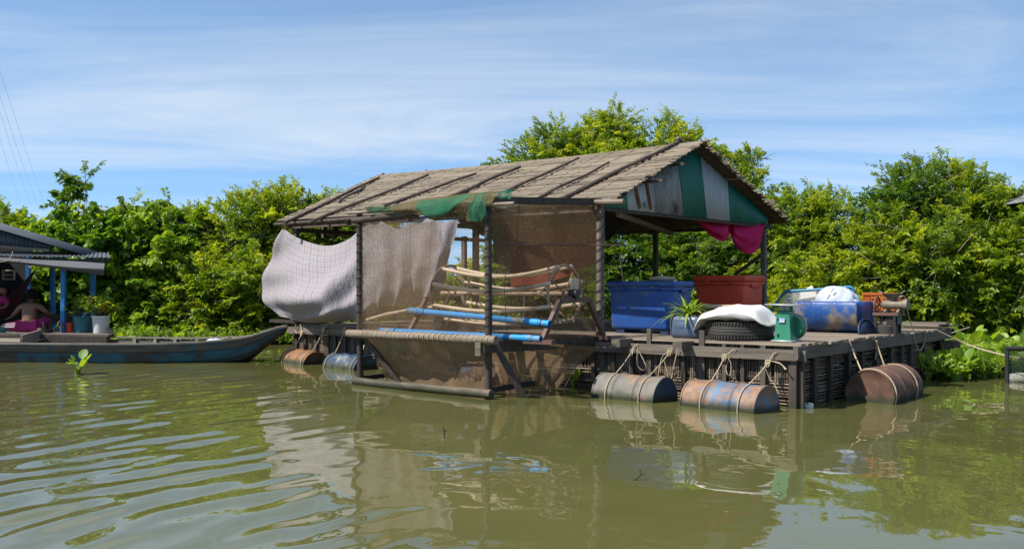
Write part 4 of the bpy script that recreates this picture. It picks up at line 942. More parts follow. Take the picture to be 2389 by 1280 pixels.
o2 = thing('barrel_lid', 'dark blue half lid leaning at the barrel end', 'lid', D(2022, 779, DZ)); lp = D(2024, 779, DZ); dv = Vector((.22, .97, 0)).normalized(); nv_ = Vector((.97, -.22, 0))
def halfd(r, off): return [lp+dv*(r*math.cos(a))+Vector((0, 0, .97*r*math.sin(a)))-nv_*(.24*r*math.sin(a))+nv_*off for a in [PI*k/24 for k in range(25)]]
m_ = MB(); rim = halfd(.19, 0); m_.add([lp]+rim, [(0, i+1, i+2) for i in range(24)]); m_.build('disc', NAVYP, o2, thick=.012); MB().tube(halfd(.195, .008), .014, 7).build('rim', NAVYP, o2)
c = S(1958, 692, by); o = thing('plastic_bag', 'crumpled translucent white plastic bag heaped in the blue barrel', 'bag', (c.x, by, DZ+.3)); P = []
for i in range(19):
    row = []
    for j in range(37):
        t, a = PI*i/18, 2*PI*j/36; d = Vector((math.sin(t)*math.cos(a), math.sin(t)*math.sin(a), math.cos(t)))
        k = 1+.05*math.sin(7*a+5*t)*math.sin(t)+.04*math.sin(13*a-9*t)*math.sin(t)+.03*math.sin(23*a+17*t)*math.sin(t)
        row.append(Vector((c.x-.02+d.x*.29*k, by+d.y*.23*k, DZ+.39+d.z*(.225 if d.z > 0 else .12)*k-.03*d.x)))
    P.append(row)
MB().grid(P[::-1]).build('film', BAGW, o, ang=180)
k0 = Vector((c.x+.24, by-.14, DZ+.44)); m_ = MB()
for k in range(9):
    a = 2*PI*k/9; m_.grid([[k0+Vector((.0, 0, 0))+Vector((.01*math.cos(a), .01*math.sin(a), 0)), k0+Vector((.02*math.cos(a+.5), .02*math.sin(a+.5), 0))], [k0+Vector((.04+.05*math.cos(a), -.03+.05*math.sin(a), .03*math.sin(2*a)-.01)), k0+Vector((.04+.055*math.cos(a+.6), -.03+.055*math.sin(a+.6), -.03))]])
m_.build('tied_neck', BAGW, o)
for (u1, u2) in (((1946, 672), (1939, 681)), ((1936, 686), (1930, 697))):
    MB().beam(S(*u1, by-.215), S(*u2, by-.24), .012, .008).build('blue_stripe', PIPE, o)
yn = by+.36
o = thing('scoop_net', 'scoop net on a teal pipe frame behind the blue barrel', 'scoop net', (S(1850, 700, yn).x, yn, DZ))
MB().tube([S(1796, 729, yn-.1), S(1815, 702, yn-.03), S(1828, 684, yn), S(1838, 679, yn), S(1900, 676, yn+.05), S(1982, 669, yn+.1), S(1990, 672, yn+.1), S(1991, 684, yn+.1)], .022, 10).build('frame', TEALP, o)
m_ = MB(); ca, cb, cc, cd = S(1835, 681, yn), S(1985, 671, yn+.1), S(1985, 712, yn-.15), S(1812, 722, yn-.15)
def q2(u, v): return ca.lerp(cb, u).lerp(cd.lerp(cc, u), v)+Vector((0, 0, -.05*math.sin(PI*u)*v))
for k in range(-16, 34):
    for sg in (1, -1):
        pts = []
        for j in range(13):
            v = j/12; u = (k+sg*v*14)/34+(.5 if sg < 0 else 0)*.0
            if 0 <= u <= 1: pts.append(q2(u, v))
        if len(pts) > 1: m_.tube(pts, .0035, 3, cap=False)
m_.build('mesh_twine', ZINC, o, kind='stuff')
o = thing('foam_board', 'dirty pale board tilted behind the scoop net', 'board', S(1890, 706, yn+.2)); MB().add([], []) ; m_ = MB()
m_.beam(S(1868, 706, yn+.12), S(1905, 684, yn+.2), .05, .3, up=(.5, .5, .8)); m_.build('board', FOAM, o)
yo = by+.15; ca, cb = S(2014, 683, yo+.3), S(2088, 682, yo+.3)
o = thing('plastic_crate', 'orange lattice plastic crate beside the white plastic bag', 'crate', (ca.x, yo+.3, DZ+.2)); zc0, zc1 = S(2050, 722, yo+.3).z, ca.z
for (a, b, nm) in ((Vector((ca.x, yo+.3, 0)), Vector((cb.x, yo+.3, 0)), 'lattice_wall'), (Vector((ca.x, yo+.55, 0)), Vector((cb.x, yo+.55, 0)), 'lattice_wall'), (Vector((ca.x, yo+.3, 0)), Vector((ca.x, yo+.55, 0)), 'lattice_wall'), (Vector((cb.x, yo+.3, 0)), Vector((cb.x, yo+.55, 0)), 'lattice_wall')):
    m_ = MB(); n2 = 11 if 'x' and (b-a).x > .1 else 6
    for k in range(n2+1): c = a.lerp(b, k/n2); m_.beam((c.x, c.y, zc0), (c.x, c.y, zc1-.02), .014, .008, up=tuple((b-a).normalized()))
    for k in range(6): z = zc0+(zc1-zc0-.03)*k/5; m_.beam((a.x, a.y, z), (b.x, b.y, z), .007, .014)
    m_.build(nm, ORANGE, o); MB().beam((a.x, a.y, zc1-.012), (b.x, b.y, zc1-.012), .028, .028).build('rim', ORANGE, o)
MB().box((ca.x+.01, yo+.31, zc0-.005), (cb.x-.01, yo+.54, zc0+.003)).build('floor', ORANGE, o)
o = thing('wooden_stool', 'small dark stool carrying the orange crate', 'stool', (ca.x, yo+.3, DZ)); MB().box((ca.x, yo+.3, zc0-.04), (cb.x, yo+.55, zc0-.007)).build('top', WD, o)
for a in (ca.x+.04, cb.x-.04):
    for b in (yo+.33, yo+.52): MB().beam((a, b, DZ), (a, b, zc0-.04), .04, .04, up=(1, 0, 0)).build('leg', WD, o)
yg = by+.02; g0 = S(2086, 712, yg); zt = S(2075, 729, yg).z
o = thing('grinder_stand', 'low dark iron stand under the meat grinder', 'stand', (g0.x, yg, DZ))
a0_, a1_ = S(2043, 729, yg).x, S(2102, 729, yg).x
MB().box((a0_, yg-.12, zt-.035), (a1_, yg+.14, zt)).build('top', BROWNM, o); MB().box((a1_-.16, yg-.08, zt-.15), (a1_-.02, yg+.1, zt-.037)).build('bracket', BLACKM, o)
for a in (a0_+.03, a1_-.05):
    for b in (yg-.09, yg+.11): MB().beam((a, b, DZ+.0), (a, b, zt-.035), .035, .03, up=(1, 0, 0)).build('leg', BLACKM, o)
o = thing('tyre_ring', 'cut grey tyre ring under the grinder stand', 'tyre', (S(2064, 770, yg).x, yg, DZ)); Mb = Matrix.Translation((S(2064, 770, yg-.1).x, yg, DZ))
MB().lathe([(.10, .0), (.13, .004), (.135, .10), (.10, .115), (.095, .0)], 30, Mb).build('ring', RUB, o)
o = thing('meat_grinder', 'cast meat grinder with a wide funnel on a low stand', 'meat grinder', (g0.x, yg, zt))
b0_, b1_ = S(2060, 710, yg), S(2119, 711, yg); zb = b0_.z
MB().tube([(b0_.x, yg, zb), (b0_.x+.05, yg, zb), (b1_.x-.06, yg, zb), (b1_.x-.05, yg, zb), (b1_.x, yg, zb)], [.05, .062, .058, .075, .075], 18).build('barrel', ALU, o)
fx_ = S(2081, 690, yg).x; ft = S(2081, 684, yg).z; Mf = Matrix.Translation((fx_, yg, 0))
MB().lathe([(.05, zb+.03), (.055, zb+.07), (.085, ft-.045), (.125, ft-.005), (.128, ft), (.118, ft-.003), (.07, ft-.05), (.001, ft-.07)], 26, Mf).build('funnel', ALU, o)
for s_ in (-1, 1): MB().beam((fx_+s_*.115, yg, ft), (fx_+s_*.165, yg, ft+.035), .05, .006).build('funnel_lip', ZINC, o)
MB().tube([(S(2047, 708, yg).x, yg-.0+.095*math.cos(a), zb+.095*math.sin(a)) for a in [2*PI*k/24 for k in range(25)]], .014, 6, cap=False).build('pulley', RUSTS, o)
for k in range(4): a = PI*k/2+.4; MB().tube([(S(2047, 708, yg).x, yg, zb), (S(2047, 708, yg).x, yg+.09*math.cos(a), zb+.09*math.sin(a))], .010, 5).build('spoke', RUSTS, o)
MB().tube([(S(2045, 708, yg).x, yg, zb), (b0_.x, yg, zb)], .015, 8).build('shaft', BLACKM, o)
for x in (b0_.x+.06, b1_.x-.1):
    MB().beam((x, yg, zb-.05), (x-.02, yg-.06, zt), .03, .03).build('foot', ALU, o); MB().beam((x, yg, zb-.05), (x+.02, yg+.06, zt), .03, .03).build('foot', ALU, o)
def line3(name, label, cat, pts, r, m, raft=True, group=None, n=6):
    P = [Vector(p) for p in pts]; Q = []
    for i in range(len(P)-1):
        for j in range(5):
            u = j/5; p0, p1, p2, p3 = P[max(i-1, 0)], P[i], P[i+1], P[min(i+2, len(P)-1)]
            Q.append(.5*((2*p1)+(p2-p0)*u+(2*p0-5*p1+4*p2-p3)*u*u+(3*p1-p0-3*p2+p3)*u**3))
    o = MB().tube(Q+[P[-1]], r, n).build(name, m)
    if raft: o.matrix_world = RAFT
    return tag(o, label, cat, group)
line3('cord', 'thin cord hanging from the grinder over the deck edge', 'cord', [T(2098, 702, .0)+Vector((-.1, 0, 0)), T(2108, 690, .0), T(2114, 712, .0), T(2122, 745, .03), T(2131, 770, .06), T(2134, 795, .09)], .007, ROPE)
line3('cord', 'slack rope loop hanging from the right beam', 'cord', [T(2131, 776, .09), T(2136, 800, .10), T(2144, 816, .11), T(2151, 812, .10), T(2157, 795, .09), T(2158, 778, .09)], .008, ROPE)
qa = RAFT @ T(2183, 769, .06)
line3('mooring_rope', 'long pale mooring rope running from the deck corner out to the right', 'mooring rope', [qa, at_Y(2250, 800, 14.3), at_Y(2310, 820, 14.0), at_Y(2395, 838, 13.6), at_Y(2500, 845, 13.3)], .011, ROPE, False)
line3('mooring_rope', 'thin rope running from the far deck corner back to the bank', 'mooring rope', [RAFT @ T(2186, 786, .06), at_Y(2215, 778, 15.6), at_Y(2262, 763, 17.0)], .010, ROPE, False)
line3('cord', 'thin cord hanging down the cage side net', 'cord', [S(1212, 478, -1.2), S(1206, 560, -1.2), S(1224, 610, -1.2), S(1180, 640, -1.35), S(1179, 720, -1.35), S(1184, 790, -1.36)], .004, WIRE)
line3('cord', 'pale string hanging from the pouch net corner into the water', 'cord', [S(1352, 828, -.3), S(1335, 868, -.34), S(1312, 912, -.38)], .006, ROPE)
p = at_z(1880, 950); o = thing('foam_float', 'dirty white foam block floating by the raft corner', 'float', (p.x, p.y, 0), False)
MB().rbox((p.x, p.y, .018), (.155, .10, .07), .02, 2, M=Matrix.Rotation(-.5, 3, 'Z')).build('block', FOAM, o); MB().tube([(p.x+.03*math.cos(.0), p.y-.06, .0), (p.x+.0, p.y-.055, .052), (p.x+.02, p.y+.05, .055)], .007, 5).build('string', WIRE, o)
for (px, py, lab, pts) in ((1036, 1020, 'thin dead twig standing out of the water below the cage', [(0, 0, -.05), (.0, .01, .05), (-.01, 0, .09)]), (1496, 1118, 'forked dead twig poking out of the water in the foreground', [(-.12, -.05, -.02), (-.04, -.02, .005), (.0, .0, .035), (-.012, .0, .07)])):
    p = at_z(px, py); m_ = MB(); m_.tube([p+Vector(q_) for q_ in pts], [.006]*(len(pts)-1)+[.003], 5); m_.tube([p+Vector(pts[-2]), p+Vector(pts[-2])+Vector((.035, 0, .012))], [.005, .003], 5); tag(m_.build('dead_twig', WD), lab, 'twig')
#PART4
# ------------------------------------------------------------------ long wooden boat on the left
def cr1(p, x):
    n3 = len(p)-1; x = min(max(x, 0), n3-1e-6); i = int(x); f = x-i; p0, p1, p2, p3 = p[max(i-1, 0)], p[i], p[i+1], p[min(i+2, n3)]
    return .5*((2*p1)+(p2-p0)*f+(2*p0-5*p1+4*p2-p3)*f*f+(3*p1-p0-3*p2+p3)*f**3)
xa_, xb_ = at_Y(-160, 800, 15.6).x, at_Y(673, 757, 15.75).x
bo = thing('wooden_boat', 'long low wooden boat with peeling blue hull moored before the hut', 'boat', ((xa_+xb_)/2, 15.6, 0), False)
def station(t):                                     # t: 0 stern .. 1 bow tip
    hw = cr1([.50, .58, .62, .63, .62, .58, .51, .39, .21, .03], t*9)
    zs = cr1([.26, .265, .27, .275, .275, .28, .285, .31, .37, .545], t*9)
    zk = cr1([-.10, -.12, -.12, -.12, -.12, -.12, -.11, -.09, .0, .43], t*9)
    return xa_+(xb_-xa_)*(t-.0), hw, zs, zk, 15.62+.12*max(0, t-.6)
NS = 54
def hullpt(t, u, sgn, inset=0.):                    # u: 0 keel centre .. 1 gunwale
    x, hw, zs, zk, yc = station(t); hw = max(.004, hw-inset)
    a = min(1, u/.30) if u < .30 else 1; z = zk+inset+(zs-zk-inset)*max(0, (u-.12)/.88)**1.15
    return Vector((x+.035*(u-1)*t**6*9*.2, yc+sgn*hw*(min(1, u*2.6)**.6)*(.80+.20*u), z))
for sgn, nm in ((-1, 'near'), (1, 'far')):
    for (u0, u1, m, name, pr) in ((0, .42, HULLD, 'bottom_strake', .0), (.42, .76, HULLB, 'blue_strake', .004), (.76, 1.0, HULLU, 'upper_strake', .010)):
        P = [[hullpt(k/NS, u0+(u1-u0)*j/4, sgn)+Vector((0, sgn*pr, 0)) for j in range(5)] for k in range(NS+1)]
        MB().grid(P if sgn > 0 else P).build(name, m, bo, thick=.022)
    pts = [hullpt(k/NS, 1.0, sgn)+Vector((0, sgn*.004, .012+(.03*(1-(k/NS)**4) if sgn > 0 else 0))) for k in range(NS+1)]
    m_ = MB()
    for k in range(NS):
        m_.beam(pts[k], pts[k+1]+(pts[k+1]-pts[k])*.05, .05, .026)
    m_.build('gunwale', HULLW, bo)
MB().grid([[hullpt(k/8*.07+.0, .42+.35*j/3, -1)+Vector((0, -.014, -.03)) for j in range(4)] for k in range(9)]).build('red_patch', HULLR, bo)
MB().grid([[hullpt(.0, u, -1) for u in (0, .4, .8, 1)], [hullpt(.0, u, 1) for u in (0, .4, .8, 1)]]).build('transom', HULLW, bo, thick=.02)
b1_ = hullpt(.985, 1, -1); tip = hullpt(1, 1, 0)
MB().add([], [])
m_ = MB(); A = [hullpt(.93+.07*k/5, 1.0, -1)+Vector((0, 0, .028)) for k in range(6)]; B = [hullpt(.93+.07*k/5, 1.0, 1)+Vector((0, 0, .028)) for k in range(6)]; m_.grid([A, B]).build('bow_deck', HULLW, bo, thick=.02)
def bx(px): return (at_Y(px, 800, 15.6).x-xa_)/(xb_-xa_)
for px in (162, 214, 282, 333, 383, 438, 505, 560):                       # frames across the hull
    t = bx(px); x, hw, zs, zk, yc = station(t); m_ = MB()
    pts = [hullpt(t, u, -1, .03)+Vector((0, 0, .02)) for u in (1, .7, .4, .15)]+[hullpt(t, u, 1, .03)+Vector((0, 0, .02)) for u in (.15, .4, .7, 1)]
    for a, b in zip(pts[:-1], pts[1:]): m_.beam(a, b, .05, .03)
    m_.build('rib', HULLW, bo)
for k in range(9):                                                     # floor boards inside
    t0, t1 = (bx(70), bx(370)) if k % 2 else (bx(95), bx(440)); yk = 15.62-.36+.09*k; x0 = xa_+(xb_-xa_)*t0; x1 = xa_+(xb_-xa_)*t1
    MB().box((x0+R_.uniform(0, .2), yk-.043, .17), (x1-R_.uniform(0, .3), yk+.043, .19), .003).build('floor_board', HULLW, bo)
for k in range(5):
    xk = at_Y(372+14*k, 800, 15.4).x; MB().box((xk, 15.62-.38, .20), (xk+.085, 15.62+.38, .222), .004).build('cross_board', HULLW, bo)
for k in range(8):                                                     # covered stern
    yk = 15.62-.44+.11*k; MB().box((xa_+.02, yk, .275), (at_Y(66, 800, 15.4).x-R_.uniform(0, .03), yk+.10, .30), .003).build('deck_board', HULLW, bo)
p = at_Y(68, 790, 15.4); MB().beam((p.x, 15.15, .335), (p.x-.14, 16.08, .37), .035, .13, jit=.004).build('bulkhead', HULLW, bo); MB().beam((p.x-.13, 16.02, .30), (p.x-.13, 16.02, .46), .06, .06, up=(1, 0, 0)).build('post', HULLW, bo)
p = at_Y(500, 790, 15.55); o = thing('plastic_bag', 'small crumpled clear plastic bag lying in the boat near its bow', 'bag', (p.x, 15.55, .24), False); P = []
for i in range(9):
    P.append([Vector((p.x, 15.55, .30))+Vector((.13*math.sin(PI*i/8)*math.cos(a)*(1+.2*math.sin(5*a)), .10*math.sin(PI*i/8)*math.sin(a), .055*math.cos(PI*i/8)*(1+.25*math.sin(7*a)))) for a in [2*PI*j/18 for j in range(19)]])
MB().grid(P[::-1]).build('film', BAGW, o, ang=180)
line3('boat_rope', 'rope lying in the boat beside the clear plastic bag', 'rope', [at_Y(515, 792, 15.5), at_Y(530, 787, 15.5), at_Y(545, 789, 15.6), at_Y(555, 795, 15.4)], .008, ROPE, False)

# ------------------------------------------------------------------ floating hut at the left edge
FZ = .37
hut = thing('floating_hut', 'floating hut with blue posts and a tin roof at the left edge', 'hut', (at_Y(100, 770, 17).x, 16.2, 0), False)
xr = at_Y(262, 780, 16.2).x; xl = at_Y(-330, 780, 16.2).x
for k in range(12):
    yk = 15.98+.165*k; MB().box((xl, yk, FZ-.03), (at_Y(262, 780, yk+.2).x+R_.uniform(-.08, .05), yk+.15, FZ+R_.uniform(-.004, .004)), .003).build('deck_plank', WG if k < 3 else WX, hut)
MB().beam((xl, 15.99, FZ-.09), (xr, 15.99, FZ-.09), .05, .12).build('beam', WD, hut); MB().beam((xr-.03, 16.0, FZ-.09), (at_Y(262, 780, 18.0).x, 17.9, FZ-.09), .05, .12).build('beam', WD, hut)
MB().beam(at_Y(252, 765, 16.3), at_Y(262, 782, 16.2), .04, .05).build('rail_end', WD, hut)
for px, ya, y0, y1 in ((148, 16.35, 630, 770), (126, 17.5, 625, 752), (217, 16.9, 620, 768), (66, 18.2, 610, 752)):
    p = at_Y(px, y0, ya); q_ = at_Y(px-(6 if px == 126 else 0), y1, ya); MB().beam((p.x, ya, FZ), (p.x-(.04 if px == 126 else 0), ya, 1.57+.06*(ya-16)), .068, .068, up=(1, 0, 0), jit=.002).build('post', BLPOST, hut)
p = at_Y(148, 700, 16.35); MB().beam((p.x, 16.33, FZ), (p.x, 16.33, FZ+.18), .075, .02, up=(1, 0, 0)).build('post_foot', WD, hut)
MB().beam(at_Y(64, 742, 17.4), at_Y(215, 742, 17.4), .06, .16).build('back_rail', WD, hut)
MB().box((xl, 18.25, FZ), (at_Y(66, 700, 18.3).x, 18.3, 2.0)).build('back_wall', TARP, hut)
MB().box((at_Y(-120, 700, 17).x, 16.6, FZ), (at_Y(-118, 700, 17).x, 18.3, 2.0)).build('side_wall', TARP, hut)
def corr(A, B, C_, D_, m, name, pitch=.076, amp=.009, along=None):
    A, B, C_, D_ = Vector(A), Vector(B), Vector(C_), Vector(D_); n2 = int((B-A).length/pitch*8); nn = (B-A).cross(D_-A).normalized(); P = [[], [], []]
    for k in range(n2+1):
        t = k/n2; o_ = nn*(amp*math.sin(t*(B-A).length/pitch*2*PI))
        for r, v in enumerate((0, .5, 1)): P[r].append(A.lerp(B, t).lerp(D_.lerp(C_, t), v)+o_)
    return MB().grid(P).build(name, m, hut, ang=180, thick=.003)
e1, e0 = at_Y(258, 601, 16.1), at_Y(-330, 560, 16.1); e0.z = e1.z+.02
corr(e0, e1, (at_Y(252, 600, 17.3).x, 17.3, e1.z+.10), (e0.x, 17.3, e0.z+.10), TINB, 'awning_roof'); MB().beam(e0+Vector((0, .05, -.05)), e1+Vector((-.04, .05, -.05)), .04, .05).build('eave_beam', WD, hut)
MB().beam((e1.x-.12, 16.1, e1.z-.05), (at_Y(245, 600, 17.3).x, 17.3, e1.z+.04), .04, .05).build('eave_beam', WP, hut)
g1 = at_Y(190, 592, 16.5); g0_ = at_Y(-150, 490, 16.5); gl = at_Y(-420, 592, 16.5)
corr(g0_, (g0_.x, 17.6, g0_.z), (g1.x, 17.6, g1.z), g1, TINB, 'main_roof'); corr((g0_.x, 17.6, g0_.z), g0_, gl, (gl.x, 17.6, gl.z), TINB, 'main_roof')
m_ = MB(); n2 = 130; P = [[], []]; q1 = at_Y(122, 584, 16.62)
for k in range(n2+1):
    t = k/n2; x = g0_.x-.6+(q1.x-g0_.x+.6)*t; zt = g0_.z+(g1.z-g0_.z)*max(0, (x-g0_.x))/(g1.x-g0_.x)-(.12 if x < g0_.x else 0)*(g0_.x-x); P[0].append((x, 16.62+.008*math.sin(x*2*PI/.075), q1.z+.02)); P[1].append((x, 16.62+.008*math.sin(x*2*PI/.075), max(zt-.02, q1.z+.025)))
m_.grid(P).build('gable_sheet', TINB, hut, ang=180, thick=.003); MB().beam(at_Y(-200, 560, 16.55), at_Y(116, 584, 16.55), .04, .045).build('flashing', TARP, hut)
P = [[at_Y(-120, 590, 16.05), at_Y(0, 600, 16.05), at_Y(90, 606, 16.05), at_Y(170, 609, 16.05), at_Y(244, 614, 16.05)], [at_Y(-120, 598, 15.97), at_Y(0, 607, 15.97), at_Y(90, 616, 15.96), at_Y(170, 624, 15.95), at_Y(243, 628, 15.97)], [at_Y(-120, 604, 16.06), at_Y(0, 611, 16.05), at_Y(90, 621, 16.05), at_Y(170, 632, 16.05), at_Y(243, 642, 16.05)]]
tag(sheet(P, 'rolled_tarpaulin', AWN, None, nu=50, nv=12, fold=.012, ff=1.2), 'grey tarpaulin rolled up along the hut eave', 'tarpaulin')
line3('cord', 'pale cord looped in an arc under the hut eave', 'cord', [at_Y(-5, 611, 15.95), at_Y(12, 609, 15.93), at_Y(25, 600, 15.93), at_Y(30, 586, 15.95)], .006, ROPE, False)
line3('cord', 'short pale cord tied to the hut awning beside the hammock', 'cord', [at_Y(66, 618, 16.2), at_Y(72, 624, 16.1), at_Y(76, 618, 16.2)], .006, ROPE, False)
o = thing('wall_shelf', 'small wooden frame on the dark back wall of the hut', 'frame', at_Y(20, 640, 17.9), False)
for a, b in (((6, 631), (34, 631)), ((6, 651), (34, 651)), ((7, 630), (7, 652)), ((33, 630), (33, 652)), ((10, 641), (30, 641))): MB().beam(at_Y(*a, 17.9), at_Y(*b, 17.9), .025, .03).build('slat', PVC, o)
def pot(name, label, cat, px0, px1, pyt, pyb, Yd, m, rim=True, taper=.82):
    a, b = at_Y(px0, pyb, Yd), at_Y(px1, pyb, Yd); r = (b.x-a.x)/2; hh = (pyb-pyt)/F*Yd; c = Vector(((a.x+b.x)/2, Yd, FZ)); o = thing(name, label, cat, c, False, None, False)
    MB().lathe([(.001, .004), (r*taper, 0), (r*.98, hh*.9), (r*.98, hh), (r*.92, hh), (r*.88, hh-.04)], 26).build('wall', m, o)
    if rim: MB().lathe([(r*1.0, hh*.93), (r*1.05, hh*.94), (r*1.05, hh+.004), (r*.93, hh+.004)], 26).build('rim', m, o)
    MB().lathe([(.001, hh-.035), (r*.9, hh-.035)], 20).build('soil', SOIL, o); return c, r, hh
c1, r1_, h1_ = pot('bucket', 'teal bucket used as a plant pot on the hut deck', 'bucket', 171, 211, 737, 775, 16.45, TEALB)
c2_, r2_, h2_ = pot('flower_pot', 'white plastic pot at the end of the hut deck', 'flower pot', 215, 255, 737, 777, 16.4, WHITEP)
pot('jar', 'small red jar with a pale lid beside the teal bucket', 'jar', 153, 170, 752, 775, 16.4, REDP, False, .95)
pot('basin', 'small dark metal basin on the hut deck behind the seated boy', 'basin', 98, 124, 766, 774, 16.3, BLACKM, True, .7)
pot('basin', 'teal basin at the left edge beside the seated boy', 'basin', -12, 16, 764, 776, 16.15, TEALB, True, .7)
line3('cable', 'thin pale cable curving along the hut rail', 'cable', [at_Y(142, 744, 16.5), at_Y(134, 756, 16.4), at_Y(124, 768, 16.35)], .006, ROPE, False)
MB().add([], [])
o = MB().beam(c1+Vector((.06, -.14, .26)), c1+Vector((.15, -.10, .36)), .03, .02).build('blue_trowel', PIPE); tag(o, 'blue handled trowel stuck in the teal bucket', 'trowel')

# ------------------------------------------------------------------ people in the hut
def skin(name, V, E, Rd, m, parent, root=0, sub=2):
    me = bpy.data.meshes.new(name+'_cage'); me.from_pydata([tuple(v) for v in V], E, []); o = bpy.data.objects.new(name, me); COL.objects.link(o)
    o.modifiers.new('skin', 'SKIN'); 
    for i, r in enumerate(Rd):
        s_ = me.skin_vertices[0].data[i]; s_.radius = (r, r) if not isinstance(r, tuple) else r; s_.use_root = (i == root)
    md = o.modifiers.new('sub', 'SUBSURF'); md.levels = sub; md.render_levels = sub
    dg = bpy.context.evaluated_depsgraph_get(); dg.update(); ev = o.evaluated_get(dg); nm = bpy.data.meshes.new_from_object(ev)
    o.modifiers.clear(); o.data = nm; nm.name = name; nm.materials.clear(); nm.materials.append(m)
    nm.polygons.foreach_set('use_smooth', [True]*len(nm.polygons)); o.parent = parent; return o
def hand(V, E, Rd, iw, d, s=1.0, up=Vector((0, 0, 1))):
    w_ = Vector(V[iw]); d = Vector(d).normalized(); sd = d.cross(up).normalized(); p = w_+d*.045*s; ip = len(V); V.append(p); E.append((iw, ip)); Rd.append((.022*s, .012*s))
    for k, (a, l) in enumerate(((-.55, .05), (-.2, .062), (.02, .066), (.22, .06))):
        q0 = p+sd*(.026*s*(k-1.5)/1.5)+d*.02*s; q1 = q0+(d+sd*a*.3).normalized()*l*.55*s; q2_ = q1+(d-up*.6).normalized()*l*.5*s
        i = len(V); V += [q0, q1, q2_]; E += [(ip, i), (i, i+1), (i+1, i+2)]; Rd += [.008*s, .0075*s, .006*s]
    i = len(V); V += [w_+d*.02*s+sd*.028*s, w_+d*.045*s+sd*.045*s]; E += [(iw, i), (i, i+1)]; Rd += [.010*s, .008*s]
def head(parent, c, r, face, up, m, hairm, fringe=True, long=False):
    """c: centre; face: the way it looks"""
    f_ = Vector(face).normalized(); u = Vector(up); u = (u-f_*u.dot(f_)).normalized(); s_ = f_.cross(u); Mx = Matrix((s_, f_, u)).transposed(); c = Vector(c); P = []
    n1_, n2_ = 14, 20
    for i in range(n1_+1):
        t = PI*i/n1_; row = []
        for j in range(n2_+1):
            a = 2*PI*j/n2_; x, y_, z = math.sin(t)*math.cos(a), math.sin(t)*math.sin(a), math.cos(t)
            k = 1-.24*smooth(-z, .15, 1.); p = Vector((x*.80*k, y_*.95*(k if y_ < 0 else 1-.08*smooth(-z, .2, 1)), z*1.08))
            if y_ > .75 and abs(x) < .28 and -.35 < z < .15: p.y += .13*(1-abs(x)/.28)*(.5+.5*smooth(-z, -.15, .25))     # nose
            if y_ > .6 and .05 < z < .3 and .15 < abs(x) < .55: p.y -= .05                                               # eye sockets
            row.append(c+Mx @ (p*r))
        P.append(row)
    hd = MB().grid(P[::-1]).build('head', m, parent, ang=180)
    for sg in (-1, 1):
        MB().ell(c+Mx @ (Vector((sg*.83, -.05, -.05))*r), (.09*r, .16*r, .24*r), 8, 6, Mx).build('ear', m, hd); MB().ell(c+Mx @ (Vector((sg*.32, .80, .10))*r), (.13*r, .08*r, .05*r), 8, 6, Mx).build('eye', HAIR, hd)
    MB().ell(c+Mx @ (Vector((0, .80, -.52))*r), (.25*r, .09*r, .06*r), 8, 6, Mx).build('mouth', REDC, hd)
    P = []
    for i in range(11):
        row = []
        for j in range(25):
            a = 2*PI*j/24; fr = math.sin(a); lim = PI*(.36 if fringe else .30) if fr > .35 else (PI*(.70 if not long else .82) if fr < .0 else PI*(.36+(.34)*(.35-fr)/.35)); t = lim*i/10
            x, y_, z = math.sin(t)*math.cos(a), math.sin(t)*math.sin(a), math.cos(t); q_ = 1.09+.03*math.sin(a*9+i); row.append(c+Mx @ (Vector((x*.84*q_, y_*.98*q_-.03, z*1.10*q_))*r))
        P.append(row)
    MB().grid(P[::-1]).build('hair', hairm, parent, ang=180, thick=.012)
sb = at_Y(66, 769, 16.45); bs = 1.0
boy = thing('person', 'boy with bare back and magenta trousers sitting on the hut deck', 'person', (sb.x, 16.45, FZ), False, None, False)
V = [Vector(v) for v in ((0, 0, .085), (.0, .015, .17), (.0, .03, .26), (.0, .05, .35), (0, .075, .405), (0, .10, .45), (-.075, .055, .385), (-.135, .065, .36), (-.215, .09, .27), (-.31, .16, .20), (.075, .055, .385), (.135, .065, .36), (.205, .09, .29), (.225, .22, .23))]
E = [(0, 1), (1, 2), (2, 3), (3, 4), (4, 5), (3, 6), (6, 7), (7, 8), (8, 9), (3, 10), (10, 11), (11, 12), (12, 13)]
Rd = [(.115, .085), (.10, .072), (.108, .074), (.098, .066), .042, .038, .055, .046, .034, .024, .055, .046, .034, .024]
hand(V, E, Rd, 9, (-.8, .4, -.25), .8); hand(V, E, Rd, 13, (.1, .8, -.4), .8)
skin('body', V, E, Rd, SKIN, boy)
head(boy, (-.005, .125, .525), .088, (-.25, .95, -.25), (0, .2, 1), SKIN, HAIR)
V = [Vector(v) for v in ((0, .01, .085), (-.07, .02, .08), (-.21, .05, .085), (-.36, .10, .075), (-.20, .20, .055), (.08, .03, .085), (.15, .12, .14), (.185, .20, .20))]
E = [(0, 1), (1, 2), (2, 3), (3, 4), (0, 5), (5, 6), (6, 7)]; Rd = [(.128, .098), .09, .078, .062, .05, .088, .074, .062]
tr = skin('trousers', V, E, Rd, MAGT, boy)
for k in range(3): MB().tube([(-.13-.02*k, -.048+.004*k, .125-.026*k), (-.22, -.022, .125-.026*k), (-.31, .012, .115-.024*k), (-.38, .055, .10-.02*k)], .0055, 5).build('stripe', WHITEC, tr)
for k in range(2): MB().tube([(.14+.025*k, .035, .17-.02*k), (.165+.02*k, .05, .13-.02*k), (.15+.025*k, .035, .09-.015*k)], .006, 5).build('stripe', WHITEC, tr)
V = [Vector(v) for v in ((-.20, .20, .055), (-.08, .24, .045), (.02, .28, .035), (.06, .33, .03))]; skin('foot', V, [(0, 1), (1, 2), (2, 3)], [.04, .032, .03, .022], SKIN, boy)
